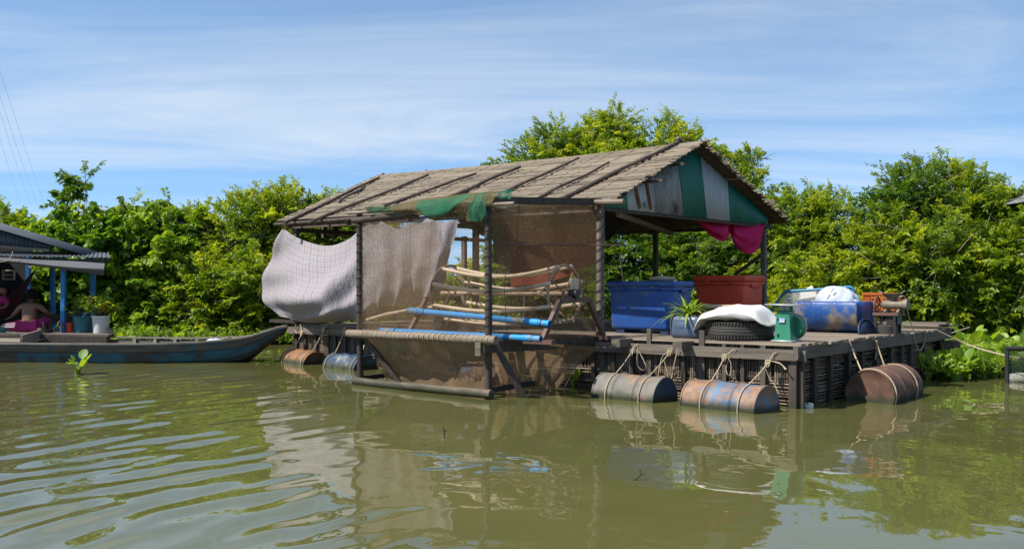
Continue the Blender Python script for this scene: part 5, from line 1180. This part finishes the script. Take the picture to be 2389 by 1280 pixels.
V = [Vector(v) for v in ((.185, .20, .20), (.19, .22, .10), (.18, .20, .04), (.19, .30, .025))]; skin('foot', V, [(0, 1), (1, 2), (2, 3)], [.046, .036, .03, .026], SKIN, boy)
boy.scale = (1.22, 1.1, 1.12)
# small girl in a hammock
gb = at_Y(8, 705, 16.95)
girl = thing('person', 'small girl in a magenta top resting in the hammock', 'person', gb, False, None, False)
V = [Vector(v) for v in ((-.22, .02, -.12), (-.10, .0, -.06), (.0, -.02, .02), (.035, -.02, .09), (.05, -.02, .13), (.09, -.05, .04), (.12, -.12, -.06), (.03, -.17, -.10), (-.08, -.08, .05), (-.10, -.15, -.03), (-.03, -.19, -.05))]
E = [(0, 1), (1, 2), (2, 3), (3, 4), (2, 5), (5, 6), (6, 7), (2, 8), (8, 9), (9, 10)]; Rd = [.085, .085, .082, .045, .035, .045, .034, .024, .042, .032, .024]
hand(V, E, Rd, 7, (-.9, -.3, .1), .75); hand(V, E, Rd, 10, (.9, -.2, .1), .75)
skin('body', V, E, Rd, SKIN, girl)
V2_ = [Vector(v) for v in ((-.20, .02, -.11), (-.10, .0, -.06), (.0, -.02, .02), (.03, -.02, .07), (.09, -.05, .04), (.115, -.105, -.04), (-.08, -.08, .05), (-.10, -.13, -.0))]
skin('top', V2_, [(0, 1), (1, 2), (2, 3), (2, 4), (4, 5), (2, 6), (6, 7)], [.097, .098, .094, .052, .055, .043, .052, .042], MAGT, girl)
skin('bib', [Vector((-.12, -.075, -.04)), Vector((-.03, -.085, .0))], [(0, 1)], [(.05, .03), (.05, .03)], PINK, girl)
head(girl, (.045, -.045, .205), .090, (-.35, -.9, .05), (.35, 0, 1), SKIN, HAIR, True, True)
hp_ = [[at_Y(-70, 640, 16.95), at_Y(-40, 690, 16.85), at_Y(0, 712, 16.8), at_Y(40, 690, 16.9), at_Y(86, 622, 17.1)], [at_Y(-70, 640, 17.1), at_Y(-40, 725, 17.1), at_Y(0, 738, 17.1), at_Y(42, 712, 17.15), at_Y(86, 624, 17.15)], [at_Y(-70, 640, 17.25), at_Y(-40, 690, 17.4), at_Y(0, 690, 17.4), at_Y(42, 670, 17.4), at_Y(86, 622, 17.2)]]
tag(sheet(hp_, 'hammock', HAMM, None, nu=40, nv=16, fold=.01), 'dark red cloth hammock slung under the hut roof', 'hammock')

# ------------------------------------------------------------------ fish pen and neighbouring roof at the right edge
a_, b_ = at_Y(2349, 812, 13.6), at_Y(2349, 905, 13.6)
o = thing('net_pen', 'dark gauze covered pen frame at the right edge by the hyacinths', 'net pen', (b_.x, 13.6, 0), False)
MB().tube([(a_.x+.02, 13.6, -.3), (a_.x, 13.6, a_.z+.02)], .030, 8).build('post', TARP, o); MB().tube([(a_.x+1.6, 13.4, -.3), (a_.x+1.6, 13.4, a_.z)], .030, 8).build('post', TARP, o)
MB().tube([(a_.x-.02, 13.6, a_.z), (a_.x+.8, 13.5, a_.z+.0), (a_.x+1.62, 13.4, a_.z)], .032, 8).build('top_rail', TARP, o)
P = [[Vector((a_.x+.8*k, 13.6-.1*k, a_.z)) for k in range(3)], [Vector((a_.x+.8*k, 13.6-.1*k, .0)) for k in range(3)]]; sheet(P, 'net_wall', NETK, o, nu=10, nv=6)
o = thing('foam_float', 'dirty white foam float lying inside the net pen', 'float', at_z(2378, 900), False); c = at_z(2382, 892); MB().ell((c.x+.1, c.y+.2, .03), (.22, .14, .09), 12, 8).build('block', FOAM, o)
e = at_Y(2366, 474, 19); o = thing('tin_roof', 'corner of a grey tin roof on a post at the right edge', 'roof', (e.x+1.2, 19, 0), False)
P = [[], []]
for k in range(90):
    y_ = 18.2+2.4*k/89; P[0].append((e.x, y_, e.z+.012*math.sin(y_*80))); P[1].append((e.x+3.0, y_, e.z+1.25+.012*math.sin(y_*80)))
MB().grid(P).build('sheet', TIND, o, ang=180, thick=.004); MB().beam((e.x+.02, 18.15, e.z-.05), (e.x+3, 18.15, e.z+1.2), .05, .1).build('barge_board', TARP, o)
for dx_ in (.6, 2.6): MB().beam((e.x+dx_, 18.4, -.2), (e.x+dx_, 18.4, e.z+.4*dx_), .09, .09, up=(1, 0, 0)).build('post', WD, o)
# faint power lines at the far left
for k, (x0, y0, x1, y1) in enumerate(((0, 165, 96, 455), (0, 225, 78, 452), (0, 262, 62, 450), (0, 325, 40, 450))):
    q_, s_ = at_Y(x1, y1, 95), at_Y(x0, y0, 60); d = s_-q_; o = MB().tube([q_-d*.3, q_, q_.lerp(s_, .5)-Vector((0, 0, .15)), s_, s_+d*.5], .006, 4).build('power_cable', CABLE)
    tag(o, ['thin power cable rising to the left, rightmost of the four', 'thin power cable, second from the right at the left edge', 'thin power cable, third from the right at the left edge', 'thin power cable low at the left edge, leftmost of the four'][k], 'power cable', 'power cables at the left edge')
#PART5
# ------------------------------------------------------------------ plants
def leafmesh(name, m, parent, P, Dr, Ln, K, ll, lw, droop, young, rg, spread=.8, jit=.25, broad=False):
    """K leaves along each of many twigs, every leaf a folded diamond"""
    n = len(P); t = np.linspace(.12, 1.0, K)[None, :]+rg.uniform(-.04, .04, (n, K))
    Dr = Dr/np.linalg.norm(Dr, axis=1, keepdims=True)
    pos = P[:, None, :]+Dr[:, None, :]*(Ln[:, None]*t)[..., None]; pos[..., 2] -= droop*Ln[:, None]*t*t
    tan = np.repeat(Dr[:, None, :], K, 1); tan[..., 2] -= 2*droop*t
    up = np.array([0, 0, 1.])+rg.normal(0, .35, (n, 3)); up -= Dr*(up*Dr).sum(1, keepdims=True); up /= np.linalg.norm(up, axis=1, keepdims=True)+1e-6
    sd = np.cross(Dr, up); sg = np.where(np.arange(K) % 2 == 0, 1., -1.)[None, :, None]
    ld = tan*.6+sd[:, None, :]*sg*spread+rg.normal(0, jit, (n, K, 3)); ld /= np.linalg.norm(ld, axis=2, keepdims=True)
    nr = up[:, None, :]+rg.normal(0, .5, (n, K, 3)); wv = np.cross(ld, nr); wv /= np.linalg.norm(wv, axis=2, keepdims=True)+1e-6; nr = np.cross(wv, ld)
    L = ll*rg.uniform(.65, 1.2, (n, K, 1)); Wd = lw*rg.uniform(.7, 1.2, (n, K, 1))
    b = pos; mid = pos+ld*L*.45-nr*Wd*.0; tip = pos+ld*L-np.array([0, 0, 1.])*L*.18
    kv = 6 if broad else 4
    if broad:
        m1, m2 = pos+ld*L*.22, pos+ld*L*.62
        v = np.stack([b, m1+wv*Wd*.46+nr*Wd*.12, m2+wv*Wd*.42+nr*Wd*.10, tip, m2-wv*Wd*.42+nr*Wd*.10, m1-wv*Wd*.46+nr*Wd*.12], 2).reshape(-1, 3)
    else:
        v = np.stack([b, mid+wv*Wd*.5+nr*Wd*.18, tip, mid-wv*Wd*.5+nr*Wd*.18], 2).reshape(-1, 3)
    sh = np.clip(young[:, None]+.30*(t-.5)+rg.normal(0, .13, (n, K)), 0, 1); sh = np.repeat(sh.reshape(-1), kv)
    me = bpy.data.meshes.new(name); q_ = np.arange(len(v)).reshape(-1, kv)
    if parent is not None: v = v-np.array(parent.matrix_world.translation)[None, :]
    np_mesh(me, v, q_, kv, False); at = me.attributes.new('shade', 'FLOAT', 'POINT'); at.data.foreach_set('value', sh.astype(np.float32)); me.materials.append(m)
    o = bpy.data.objects.new(name, me); COL.objects.link(o)
    if parent is not None: o.parent = parent
    return o
DEADW = mat('dead twig bark', (.26, .215, .15), (.13, .10, .07), (9, 9, 9), .9, bump=.2)
seed = [100]
def shrub(name, label, cat, group, lobes, Yd, m, dens=100, K=13, ll=.078, lw=.036, shoots=14, broad=False, base=None, sl=(.30, .62), thin=1.0):
    seed[0] += 1; rg = np.random.default_rng(seed[0]); rr = random.Random(seed[0])
    C = []
    for l in lobes:
        dy = l[3] if len(l) > 3 else rr.uniform(-.25, .25); C.append((at_Y(l[0], l[1]+(27 if l[1] < 560 else 8), Yd+dy), l[2]))
    bx_ = sum(c.x*r for c, r in C)/sum(r for c, r in C); by_ = sum(c.y*r for c, r in C)/sum(r for c, r in C); b0 = Vector((bx_, by_, .05))
    o = thing(name, label, cat, b0, False, group, True)
    m_ = MB()
    for c, r in C:                                   # limbs from the foot of the shrub into each lobe
        for k in range(3):
            e = c+Vector((rr.uniform(-.5, .5)*r, rr.uniform(-.4, .3)*r, rr.uniform(-.2, .6)*r)); md = b0.lerp(e, .5)+Vector((rr.uniform(-.2, .2), rr.uniform(-.2, .2), -.1))
            m_.tube([b0+Vector((rr.uniform(-.1, .1), rr.uniform(-.1, .1), -.3)), b0.lerp(md, .5)+Vector((0, 0, .05)), md, e], [.045*thin, .035*thin, .025*thin, .010*thin], 6)
    m_.build('trunk', BARK, o)
    PP, DD, LL, YY = [], [], [], []
    for c, r in C:
        A = 4*PI*r*r; nb = max(8, int(A*dens/9)); d = rg.normal(0, 1, (nb, 3)); d /= np.linalg.norm(d, axis=1, keepdims=True)
        keep = (d[:, 1] < .35) | (rg.random(nb) < .4); d = d[keep]; nb = len(d)
        bump = 1+.16*np.sin(d[:, 0]*5+seed[0])*np.sin(d[:, 2]*6+2*seed[0])+.09*np.sin(d[:, 0]*13+d[:, 2]*11)
        sc3 = np.array([1.08, .85, .92]); bp = np.array(c)[None, :]+d*(r*bump*rg.uniform(.50, .72, nb))[:, None]*sc3          # branch starts
        bd = d*.75+np.array([-.12, -.08, .30])+rg.normal(0, .40, (nb, 3)); bd /= np.linalg.norm(bd, axis=1, keepdims=True)
        bl = rg.uniform(.35, .75, nb)*(.55+.45*min(1.1, r)); by0 = np.clip(rg.normal(.42, .20, nb), 0, 1); kk = 9
        t = np.linspace(.1, 1.0, kk)[None, :]+rg.uniform(-.05, .05, (nb, kk)); p = bp[:, None, :]+bd[:, None, :]*(bl[:, None]*t)[..., None]; p[..., 2] -= .14*bl[:, None]*t*t
        sg_ = np.where(np.arange(kk) % 2 == 0, 1., -1.)[None, :, None]; side = np.cross(bd, np.array([0, 0, 1.])+rg.normal(0, .5, (nb, 3)))[:, None, :]
        dr = bd[:, None, :]*.85+side*sg_*.75*(1.1-t[..., None]*.7)+rg.normal(0, .22, (nb, kk, 3)); ln = (rg.uniform(sl[0], sl[1], (nb, kk))*.62*(1.15-.55*t))*(.7+.3*min(1, r)); yy = np.clip(by0[:, None]+.22*(t-.5)+rg.normal(0, .06, (nb, kk)), 0, 1)
        p, dr, ln, yy = p.reshape(-1, 3), dr.reshape(-1, 3), ln.reshape(-1), yy.reshape(-1); ok = p[:, 2] > .05
        PP.append(p[ok]); DD.append(dr[ok]); LL.append(ln[ok]); YY.append(yy[ok])
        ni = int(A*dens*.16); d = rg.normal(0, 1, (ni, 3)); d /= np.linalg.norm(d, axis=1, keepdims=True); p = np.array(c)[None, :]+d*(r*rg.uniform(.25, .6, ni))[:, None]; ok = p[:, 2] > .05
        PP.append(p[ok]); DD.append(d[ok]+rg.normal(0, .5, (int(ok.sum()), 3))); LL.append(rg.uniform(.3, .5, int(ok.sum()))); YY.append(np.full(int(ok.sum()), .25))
    P, Dd, Ll, Yy = np.concatenate(PP), np.concatenate(DD), np.concatenate(LL), np.clip(np.concatenate(YY)+rr.uniform(-.14, .14), 0, 1)
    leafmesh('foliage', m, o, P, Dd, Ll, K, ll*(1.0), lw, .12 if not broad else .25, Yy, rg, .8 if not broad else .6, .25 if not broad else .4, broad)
    tw = MB()                                        # bare and dead twigs in front of the leaves
    for k in range(int(5+5*len(C)) if thin == 1.0 and m != VINE else 0):
        c, r = rr.choice(C); a = rr.uniform(0, 2*PI); p = c+Vector((math.cos(a)*r*rr.uniform(.3, .9), -r*rr.uniform(.55, .85), math.sin(a)*r*rr.uniform(.2, .85))); d = Vector((rr.uniform(-1, 1), rr.uniform(-.6, .2), rr.uniform(-.1, 1.1))).normalized(); ln = rr.uniform(.3, .8)
        tw.tube([p-d*ln*.4, p+d*ln*.2+Vector((0, 0, .05)), p+d*ln*.7], [.008, .006, .003], 4)
    if tw.v: tw.build('bare_twigs', DEADW, o, kind='stuff')
    if shoots:                                       # long new shoots that break the outline
        top = sorted(C, key=lambda c: -c[0].z-c[1])[:max(2, len(C)//2)]; ps, ds, ls = [], [], []; m_ = MB()
        for k in range(shoots):
            c, r = rr.choice(top); a = rr.uniform(0, 2*PI); el = rr.uniform(.35, 1.35); d = Vector((math.cos(a)*math.cos(el), math.sin(a)*math.cos(el)*.6, math.sin(el))); p = c+d*r*.78; ln = rr.uniform(.35, .85)*(.6+.4*min(1, r)); d = (d+Vector((rr.uniform(-.4, .4), 0, rr.uniform(-.1, .4)))).normalized()
            ps.append(p); ds.append(d); ls.append(ln); m_.tube([p-d*.3, p+d*ln*.5-Vector((0, 0, .04*ln)), p+d*ln-Vector((0, 0, .16*ln))], [.008, .005, .003], 4)
            for q_ in range(5):                        # side twigs of the shoot
                t = rr.uniform(.25, .85); s_ = (d+Vector((rr.uniform(-.9, .9), rr.uniform(-.5, .5), rr.uniform(-.3, .6)))).normalized(); ps.append(p+d*ln*t-Vector((0, 0, .16*ln*t*t))); ds.append(s_); ls.append(ln*rr.uniform(.2, .42))
        m_.build('shoots', BARK, o, kind='stuff')
        n = len(ps); leafmesh('shoot_leaves', m, o, np.array([tuple(p) for p in ps]), np.array([tuple(p) for p in ds]), np.array(ls), 11, ll*.78, lw*.8, .16, np.clip(rg.normal(.62, .18, n), 0, 1), rg)
    return o
gl_, gr_, gc_ = 'shrubs along the left bank', 'shrubs along the right bank', 'trees behind the house'
SH = shrub
SH('shrub', 'yellow green shrub behind the hut roof at the left edge', 'shrub', gl_, [(-40, 600, 1.1), (20, 555, .62), (70, 545, .55), (-10, 520, .45), (100, 600, .7)], 21.5, LEAF)
SH('vine_thicket', 'vine covered mound just right of the hut roof', 'vine thicket', gl_, [(150, 590, .72), (120, 660, .9), (215, 590, .7), (240, 560, .55), (190, 690, .9)], 20.6, VINE, dens=62, K=8, ll=.125, lw=.115, shoots=5, broad=True)
SH('shrub', 'small dark leaved shrub rising above the vines', 'shrub', gl_, [(178, 510, .22), (175, 560, .35)], 21.6, LEAFD, shoots=5, ll=.12, lw=.05)
SH('vine_thicket', 'tall mass of large leaved vines behind the flower pots', 'vine thicket', gl_, [(290, 560, .60), (300, 640, .85), (370, 600, .75), (330, 715, .7), (400, 670, .7), (255, 700, .7), (420, 730, .5)], 20.7, VINE, dens=62, K=8, ll=.125, lw=.115, shoots=6, broad=True)
SH('shrub', 'glossy dark shrub with upright leaves left of the tall bushes', 'shrub', gl_, [(395, 515, .42), (420, 560, .6), (370, 550, .5)], 21.6, LEAFD, ll=.15, lw=.055, shoots=7)
SH('shrub', 'loose feathery shrub in the middle of the left bank', 'shrub', gl_, [(485, 535, .6), (450, 590, .75), (520, 600, .8), (470, 500, .28)], 21.9, LEAF, shoots=22)
SH('shrub', 'tall bright feathery shrub beyond the boat', 'shrub', gl_, [(580, 510, .65), (555, 590, .9), (620, 560, .8), (590, 470, .3)], 21.6, LEAF, shoots=24)
SH('shrub', 'tallest feathery shrub on the left, just left of the sheet', 'shrub', gl_, [(655, 495, .62), (690, 550, .9), (640, 620, .9), (660, 455, .25)], 21.9, LEAF, shoots=24)
SH('shrub', 'bright shrub showing over the left end of the roof', 'shrub', gl_, [(755, 515, .62), (800, 560, .8), (740, 620, .9), (720, 490, .4)], 22.2, LEAF, shoots=20)
SH('shrub', 'low rounded bush behind the middle of the boat', 'shrub', gl_, [(500, 680, .72), (450, 745, .4), (550, 725, .65), (595, 650, .65)], 20.2, LEAF, shoots=6, ll=.09, lw=.042)
SH('shrub', 'low bush behind the bow of the boat', 'shrub', gl_, [(640, 715, .65), (700, 690, .7), (745, 735, .5), (600, 745, .4)], 20.4, LEAF, shoots=6, ll=.09, lw=.042)
SH('shrub', 'shaded shrub seen past the left end of the house', 'shrub', gc_, [(850, 600, 1.1), (930, 660, 1.1), (880, 540, .5)], 24.5, LEAF, shoots=8)
SH('shrub', 'low bush seen through the gap in the house', 'shrub', gc_, [(1060, 690, .55), (1020, 700, .6), (1100, 660, .5)], 26, LEAF, shoots=10)
SH('shrub', 'shrub seen through the brown cage net', 'shrub', gc_, [(1170, 680, .9), (1230, 620, .9), (1300, 690, 1.0), (1330, 600, .9)], 23.8, LEAF, shoots=0)
SH('tree', 'spreading tree behind the middle of the roof ridge', 'tree', gc_, [(1195, 370, .38), (1255, 370, .62), (1215, 450, .85), (1300, 330, .5), (1160, 395, .2)], 23, LEAF, shoots=26)
SH('tree', 'tallest tree, peaking above the roof ridge', 'tree', gc_, [(1345, 345, .6), (1320, 420, .95), (1430, 320, .6), (1410, 410, 1.1), (1442, 270, .30), (1380, 320, .4)], 23, LEAF, shoots=34)
SH('tree', 'tree with a flat crown behind the gable peak', 'tree', gc_, [(1545, 325, .55), (1595, 345, .5), (1500, 400, 1.0), (1600, 420, .9)], 23, LEAF, shoots=26)
SH('tree', 'tree with long side shoots right of the gable peak', 'tree', gc_, [(1690, 385, .45), (1680, 460, .85), (1730, 430, .6), (1745, 365, .2)], 22.6, LEAF, shoots=26)
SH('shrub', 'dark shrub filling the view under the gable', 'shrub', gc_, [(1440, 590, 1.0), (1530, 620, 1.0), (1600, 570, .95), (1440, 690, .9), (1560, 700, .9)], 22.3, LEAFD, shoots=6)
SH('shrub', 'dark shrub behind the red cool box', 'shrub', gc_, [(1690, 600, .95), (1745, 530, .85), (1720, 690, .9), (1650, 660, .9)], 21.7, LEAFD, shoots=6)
SH('shrub', 'feathery shrub right behind the far corner of the roof', 'shrub', gr_, [(1840, 520, .65), (1880, 480, .42), (1850, 620, .85), (1800, 650, .7)], 21, LEAF, shoots=20)
SH('shrub', 'yellow green shrub in the dip right of the house', 'shrub', gr_, [(1950, 505, .55), (1925, 580, .75), (1985, 630, .85), (1910, 470, .25)], 20.5, LEAF, shoots=20)
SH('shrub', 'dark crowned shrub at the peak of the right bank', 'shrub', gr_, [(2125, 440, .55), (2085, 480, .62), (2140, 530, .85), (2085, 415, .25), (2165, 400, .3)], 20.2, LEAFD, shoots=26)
SH('shrub', 'tall bright shrub right of the dark crowned one', 'shrub', gr_, [(2240, 435, .58), (2280, 490, .8), (2215, 540, .85), (2215, 400, .25)], 20.2, LEAF, shoots=26)
SH('shrub', 'shrub at the right edge below the tin roof corner', 'shrub', gr_, [(2335, 500, .60), (2395, 560, .95), (2330, 560, .8), (2310, 450, .3)], 20, LEAFD, shoots=18)
SH('shrub', 'broad yellow green bush behind the orange crate', 'shrub', gr_, [(2065, 590, .75), (2050, 680, .7), (2120, 640, .85)], 19.3, LEAF, shoots=8, ll=.095, lw=.044)
SH('shrub', 'broad bush behind the far deck corner', 'shrub', gr_, [(2200, 620, .75), (2180, 695, .6), (2270, 640, .85), (2240, 700, .5)], 19, LEAF, shoots=8, ll=.095, lw=.044)
SH('shrub', 'bush above the hyacinths at the right edge', 'shrub', gr_, [(2350, 640, .75), (2410, 700, .7), (2330, 705, .5), (2440, 600, .9)], 18.7, LEAF, shoots=8, ll=.095, lw=.044)
SH('shrub', 'small leaved bush behind the scoop net', 'shrub', gr_, [(1900, 670, .75), (1965, 715, .65), (1870, 735, .55), (1830, 720, .5)], 19.8, LEAF, shoots=6, ll=.09, lw=.042)
SH('slender_tree', 'slender leaning tree with one tuft of leaves above the hut', 'tree', gl_, [(165, 418, .14), (200, 400, .12), (143, 445, .07)], 20.9, LEAFD, dens=34, shoots=7, thin=.35, ll=.10, lw=.036, sl=(.12, .3))
SH('sapling', 'thin see-through sapling left of the glossy shrub', 'sapling', gl_, [(295, 478, .16), (300, 510, .18)], 21.4, LEAF, dens=22, thin=.3, shoots=9, ll=.10, lw=.04, sl=(.15, .3))
SH('sapling', 'thin bare topped sapling between hut and vines', 'sapling', gl_, [(222, 490, .14), (215, 520, .18)], 21.6, LEAF, dens=18, thin=.3, shoots=9, ll=.09, lw=.035, sl=(.15, .3))
# potted plants
def potplant(name, label, c, hh, r, n, m, blooms=0):
    rg = np.random.default_rng(int(c.x*100) % 1000+7); o = thing(name, label, 'potted plant', c+Vector((0, 0, hh-.04)), False, None, True)
    P = []; D_ = []; m_ = MB(); b = c+Vector((0, 0, hh-.05))
    for k in range(n):
        a = R_.uniform(0, 2*PI); el = R_.uniform(.5, 1.45); d = Vector((math.cos(a)*math.cos(el), math.sin(a)*math.cos(el), math.sin(el))); e = b+d*R_.uniform(.5, 1)*r; m_.tube([b+Vector((R_.uniform(-.03, .03), R_.uniform(-.03, .03), 0)), b.lerp(e, .5), e], [.006, .005, .003], 4); P.append(tuple(b.lerp(e, .55))); D_.append(tuple(d+Vector((R_.uniform(-.3, .3), R_.uniform(-.3, .3), .2))))
    m_.build('stems', BARK, o, kind='stuff'); leafmesh('foliage', m, o, np.array(P), np.array(D_), rg.uniform(.12, .24, n), 12, .085, .036, .1, np.clip(rg.normal(.5, .2, n), 0, 1), rg)
    for k in range(blooms):
        e = Vector(P[k*3 % n])+Vector((R_.uniform(-.05, .12), -.05, R_.uniform(.10, .2))); m2 = MB()
        for j in range(7): m2.ell(e+Vector((R_.uniform(-.022, .022), R_.uniform(-.022, .022), R_.uniform(-.012, .012))), (.014, .014, .009), 6, 4)
        m2.build('blossom', FLOWER, o)
potplant('sparse_plant', 'sparse twiggy plant growing in the teal bucket', c1, h1_, .48, 16, LEAFD)
potplant('flowering_plant', 'bushy plant with red blossoms in the white pot', c2_, h2_, .42, 60, LEAF, 8)

# water hyacinths: one plant with its leaves, then copies
def hyleaf(seed_):
    r = random.Random(seed_); m_ = MB(); m_.cv = r.uniform(.25, .9); a = 0; el = r.uniform(.85, 1.45); L = r.uniform(.13, .25); d = Vector((math.cos(el), 0, math.sin(el))); e = d*L+Vector((.03, 0, 0))
    m_.tube([(0, 0, -.02), d*L*.35+Vector((-.01, 0, 0)), d*L*.7, e], [.012, .017, .009, .006], 5)
    bd = Vector((math.cos(el*.8), 0, math.sin(el*.8)*r.choice((1, 1, 1, .1)))).normalized(); sd = Vector((0, 1, 0)); nn = bd.cross(sd); R2 = r.uniform(.055, .085); vs = [e+bd*R2*.9-nn*.008]
    for k in range(10): q_ = 2*PI*k/10; vs.append(e+bd*R2*(.9-1.0*math.cos(q_))*(1.0)+sd*R2*.92*math.sin(q_)+nn*.016*abs(math.sin(q_)))
    m_.add(vs, [(0, 1+k, 1+(k+1) % 10) for k in range(10)]); return m_
def hyacinth(label, group, loc, n=8):
    o = thing('water_hyacinth', label, 'water hyacinth', loc, False, group, False)
    for k in range(n):
        l = hyleaf(R_.randint(0, 9999)).build('leaf', HYA, o); l.rotation_euler = (0, 0, 2*PI*k/n+R_.uniform(-.3, .3)); l.location = (R_.uniform(-.03, .03), R_.uniform(-.03, .03), 0)
    return o
hy1 = hyacinth('single water hyacinth drifting in front of the boat', None, at_z(182, 872)); hy1.scale = (.92, .92, .85)
protos = []
def place(px, py, sc_, label, group, dz=0.0):
    p = at_z(px, py)
    if len(protos) < 4: o = hyacinth(label, group, p, 9); protos.append(o)
    else: o = copy_tree(R_.choice(protos)); o.location = p; o['label'] = label; o['group'] = group
    o.location.z = dz; o.rotation_euler = (0, 0, R_.uniform(0, 6.28)); o.scale = (sc_, sc_, sc_*R_.uniform(.85, 1.15))
def inter(tab, x):
    return float(np.interp(x, [a for a, b in tab], [b for a, b in tab]))
fr = [(2140, 880), (2160, 905), (2200, 890), (2300, 880), (2345, 880), (2400, 880), (2460, 880)]
for k in range(130):
    px = R_.uniform(2150, 2440); f_ = R_.random()**1.3; py = inter(fr, px)-f_*(inter(fr, px)-785)
    place(px, py, (1.0 if py > 845 else 1.45)*R_.uniform(.8, 1.25), 'bright green water hyacinth in the mat right of the raft', 'water hyacinths right of the raft')
for k in range(60):
    px = R_.uniform(255, 700); py = R_.uniform(776, 803)
    place(px, py, R_.uniform(.75, 1.1), 'bright green water hyacinth between the boat and the left bank', 'water hyacinths along the left bank')
for (px, py, lab) in ((1338, 902, 'small water hyacinth at the foot of the pouch net, beside its string'), (1382, 896, 'small water hyacinth touching the left end of the greyed drum')):
    place(px, py, .8, lab, 'water hyacinths against the raft')
# low weeds over the bank: nobody could count them
rg = np.random.default_rng(77); pts = []
while len(pts) < 6500:
    x = rg.uniform(5.2, 12); y_ = rg.uniform(13, 20)
    pxx = CX+F*x/y_; 
    if y_ > float(np.interp(pxx, [2140, 2165, 2300, 2400, 2700], [15.5, 13.5, 14.2, 14.6, 14.6])) and pxx > 2120+(y_-14)*-4: pts.append((x, y_, rg.uniform(.0, .22)))
while len(pts) < 10500:
    x = rg.uniform(-11, 1.5); y_ = rg.uniform(19.2, 22.0); pts.append((x, y_, rg.uniform(0, .16)))
pts = np.array(pts); n = len(pts)
o = leafmesh('bank_weeds', HYA, None, pts, np.stack([rg.normal(0, .5, n), rg.normal(-.2, .4, n), np.full(n, .8)], 1), rg.uniform(.12, .34, n), 9, .068, .04, .25, np.clip(rg.normal(.5, .2, n), 0, 1), rg)
tag(o, 'low tangle of weeds over the mud at the foot of the shrubs', 'weeds', kind='stuff')
for (px, py, Yd, lab) in ((2250, 752, 17.5, 'pale feathery fern, second from the left above the mat'), (2330, 748, 17.2, 'pale feathery fern rising just left of the net pen, rightmost of four'), (2295, 768, 16.5, 'pale feathery fern standing lowest and nearest in the mat'), (2205, 758, 18, 'pale feathery fern nearest the far deck corner, leftmost of four')):
    p = at_Y(px, py+35, Yd); p.z = .12; o = thing('fern', lab, 'fern', p, False, 'ferns above the hyacinth mat', True); n = 9; a = np.linspace(0, 6.28, n)+R_.random()
    leafmesh('fronds', LEAF, o, np.repeat(np.array([tuple(p)]), n, 0), np.stack([np.cos(a)*.8, np.sin(a)*.5, np.full(n, .8)], 1), rg.uniform(.45, .75, n), 34, .11, .022, .45, np.full(n, .75), rg, 1.2, .05)
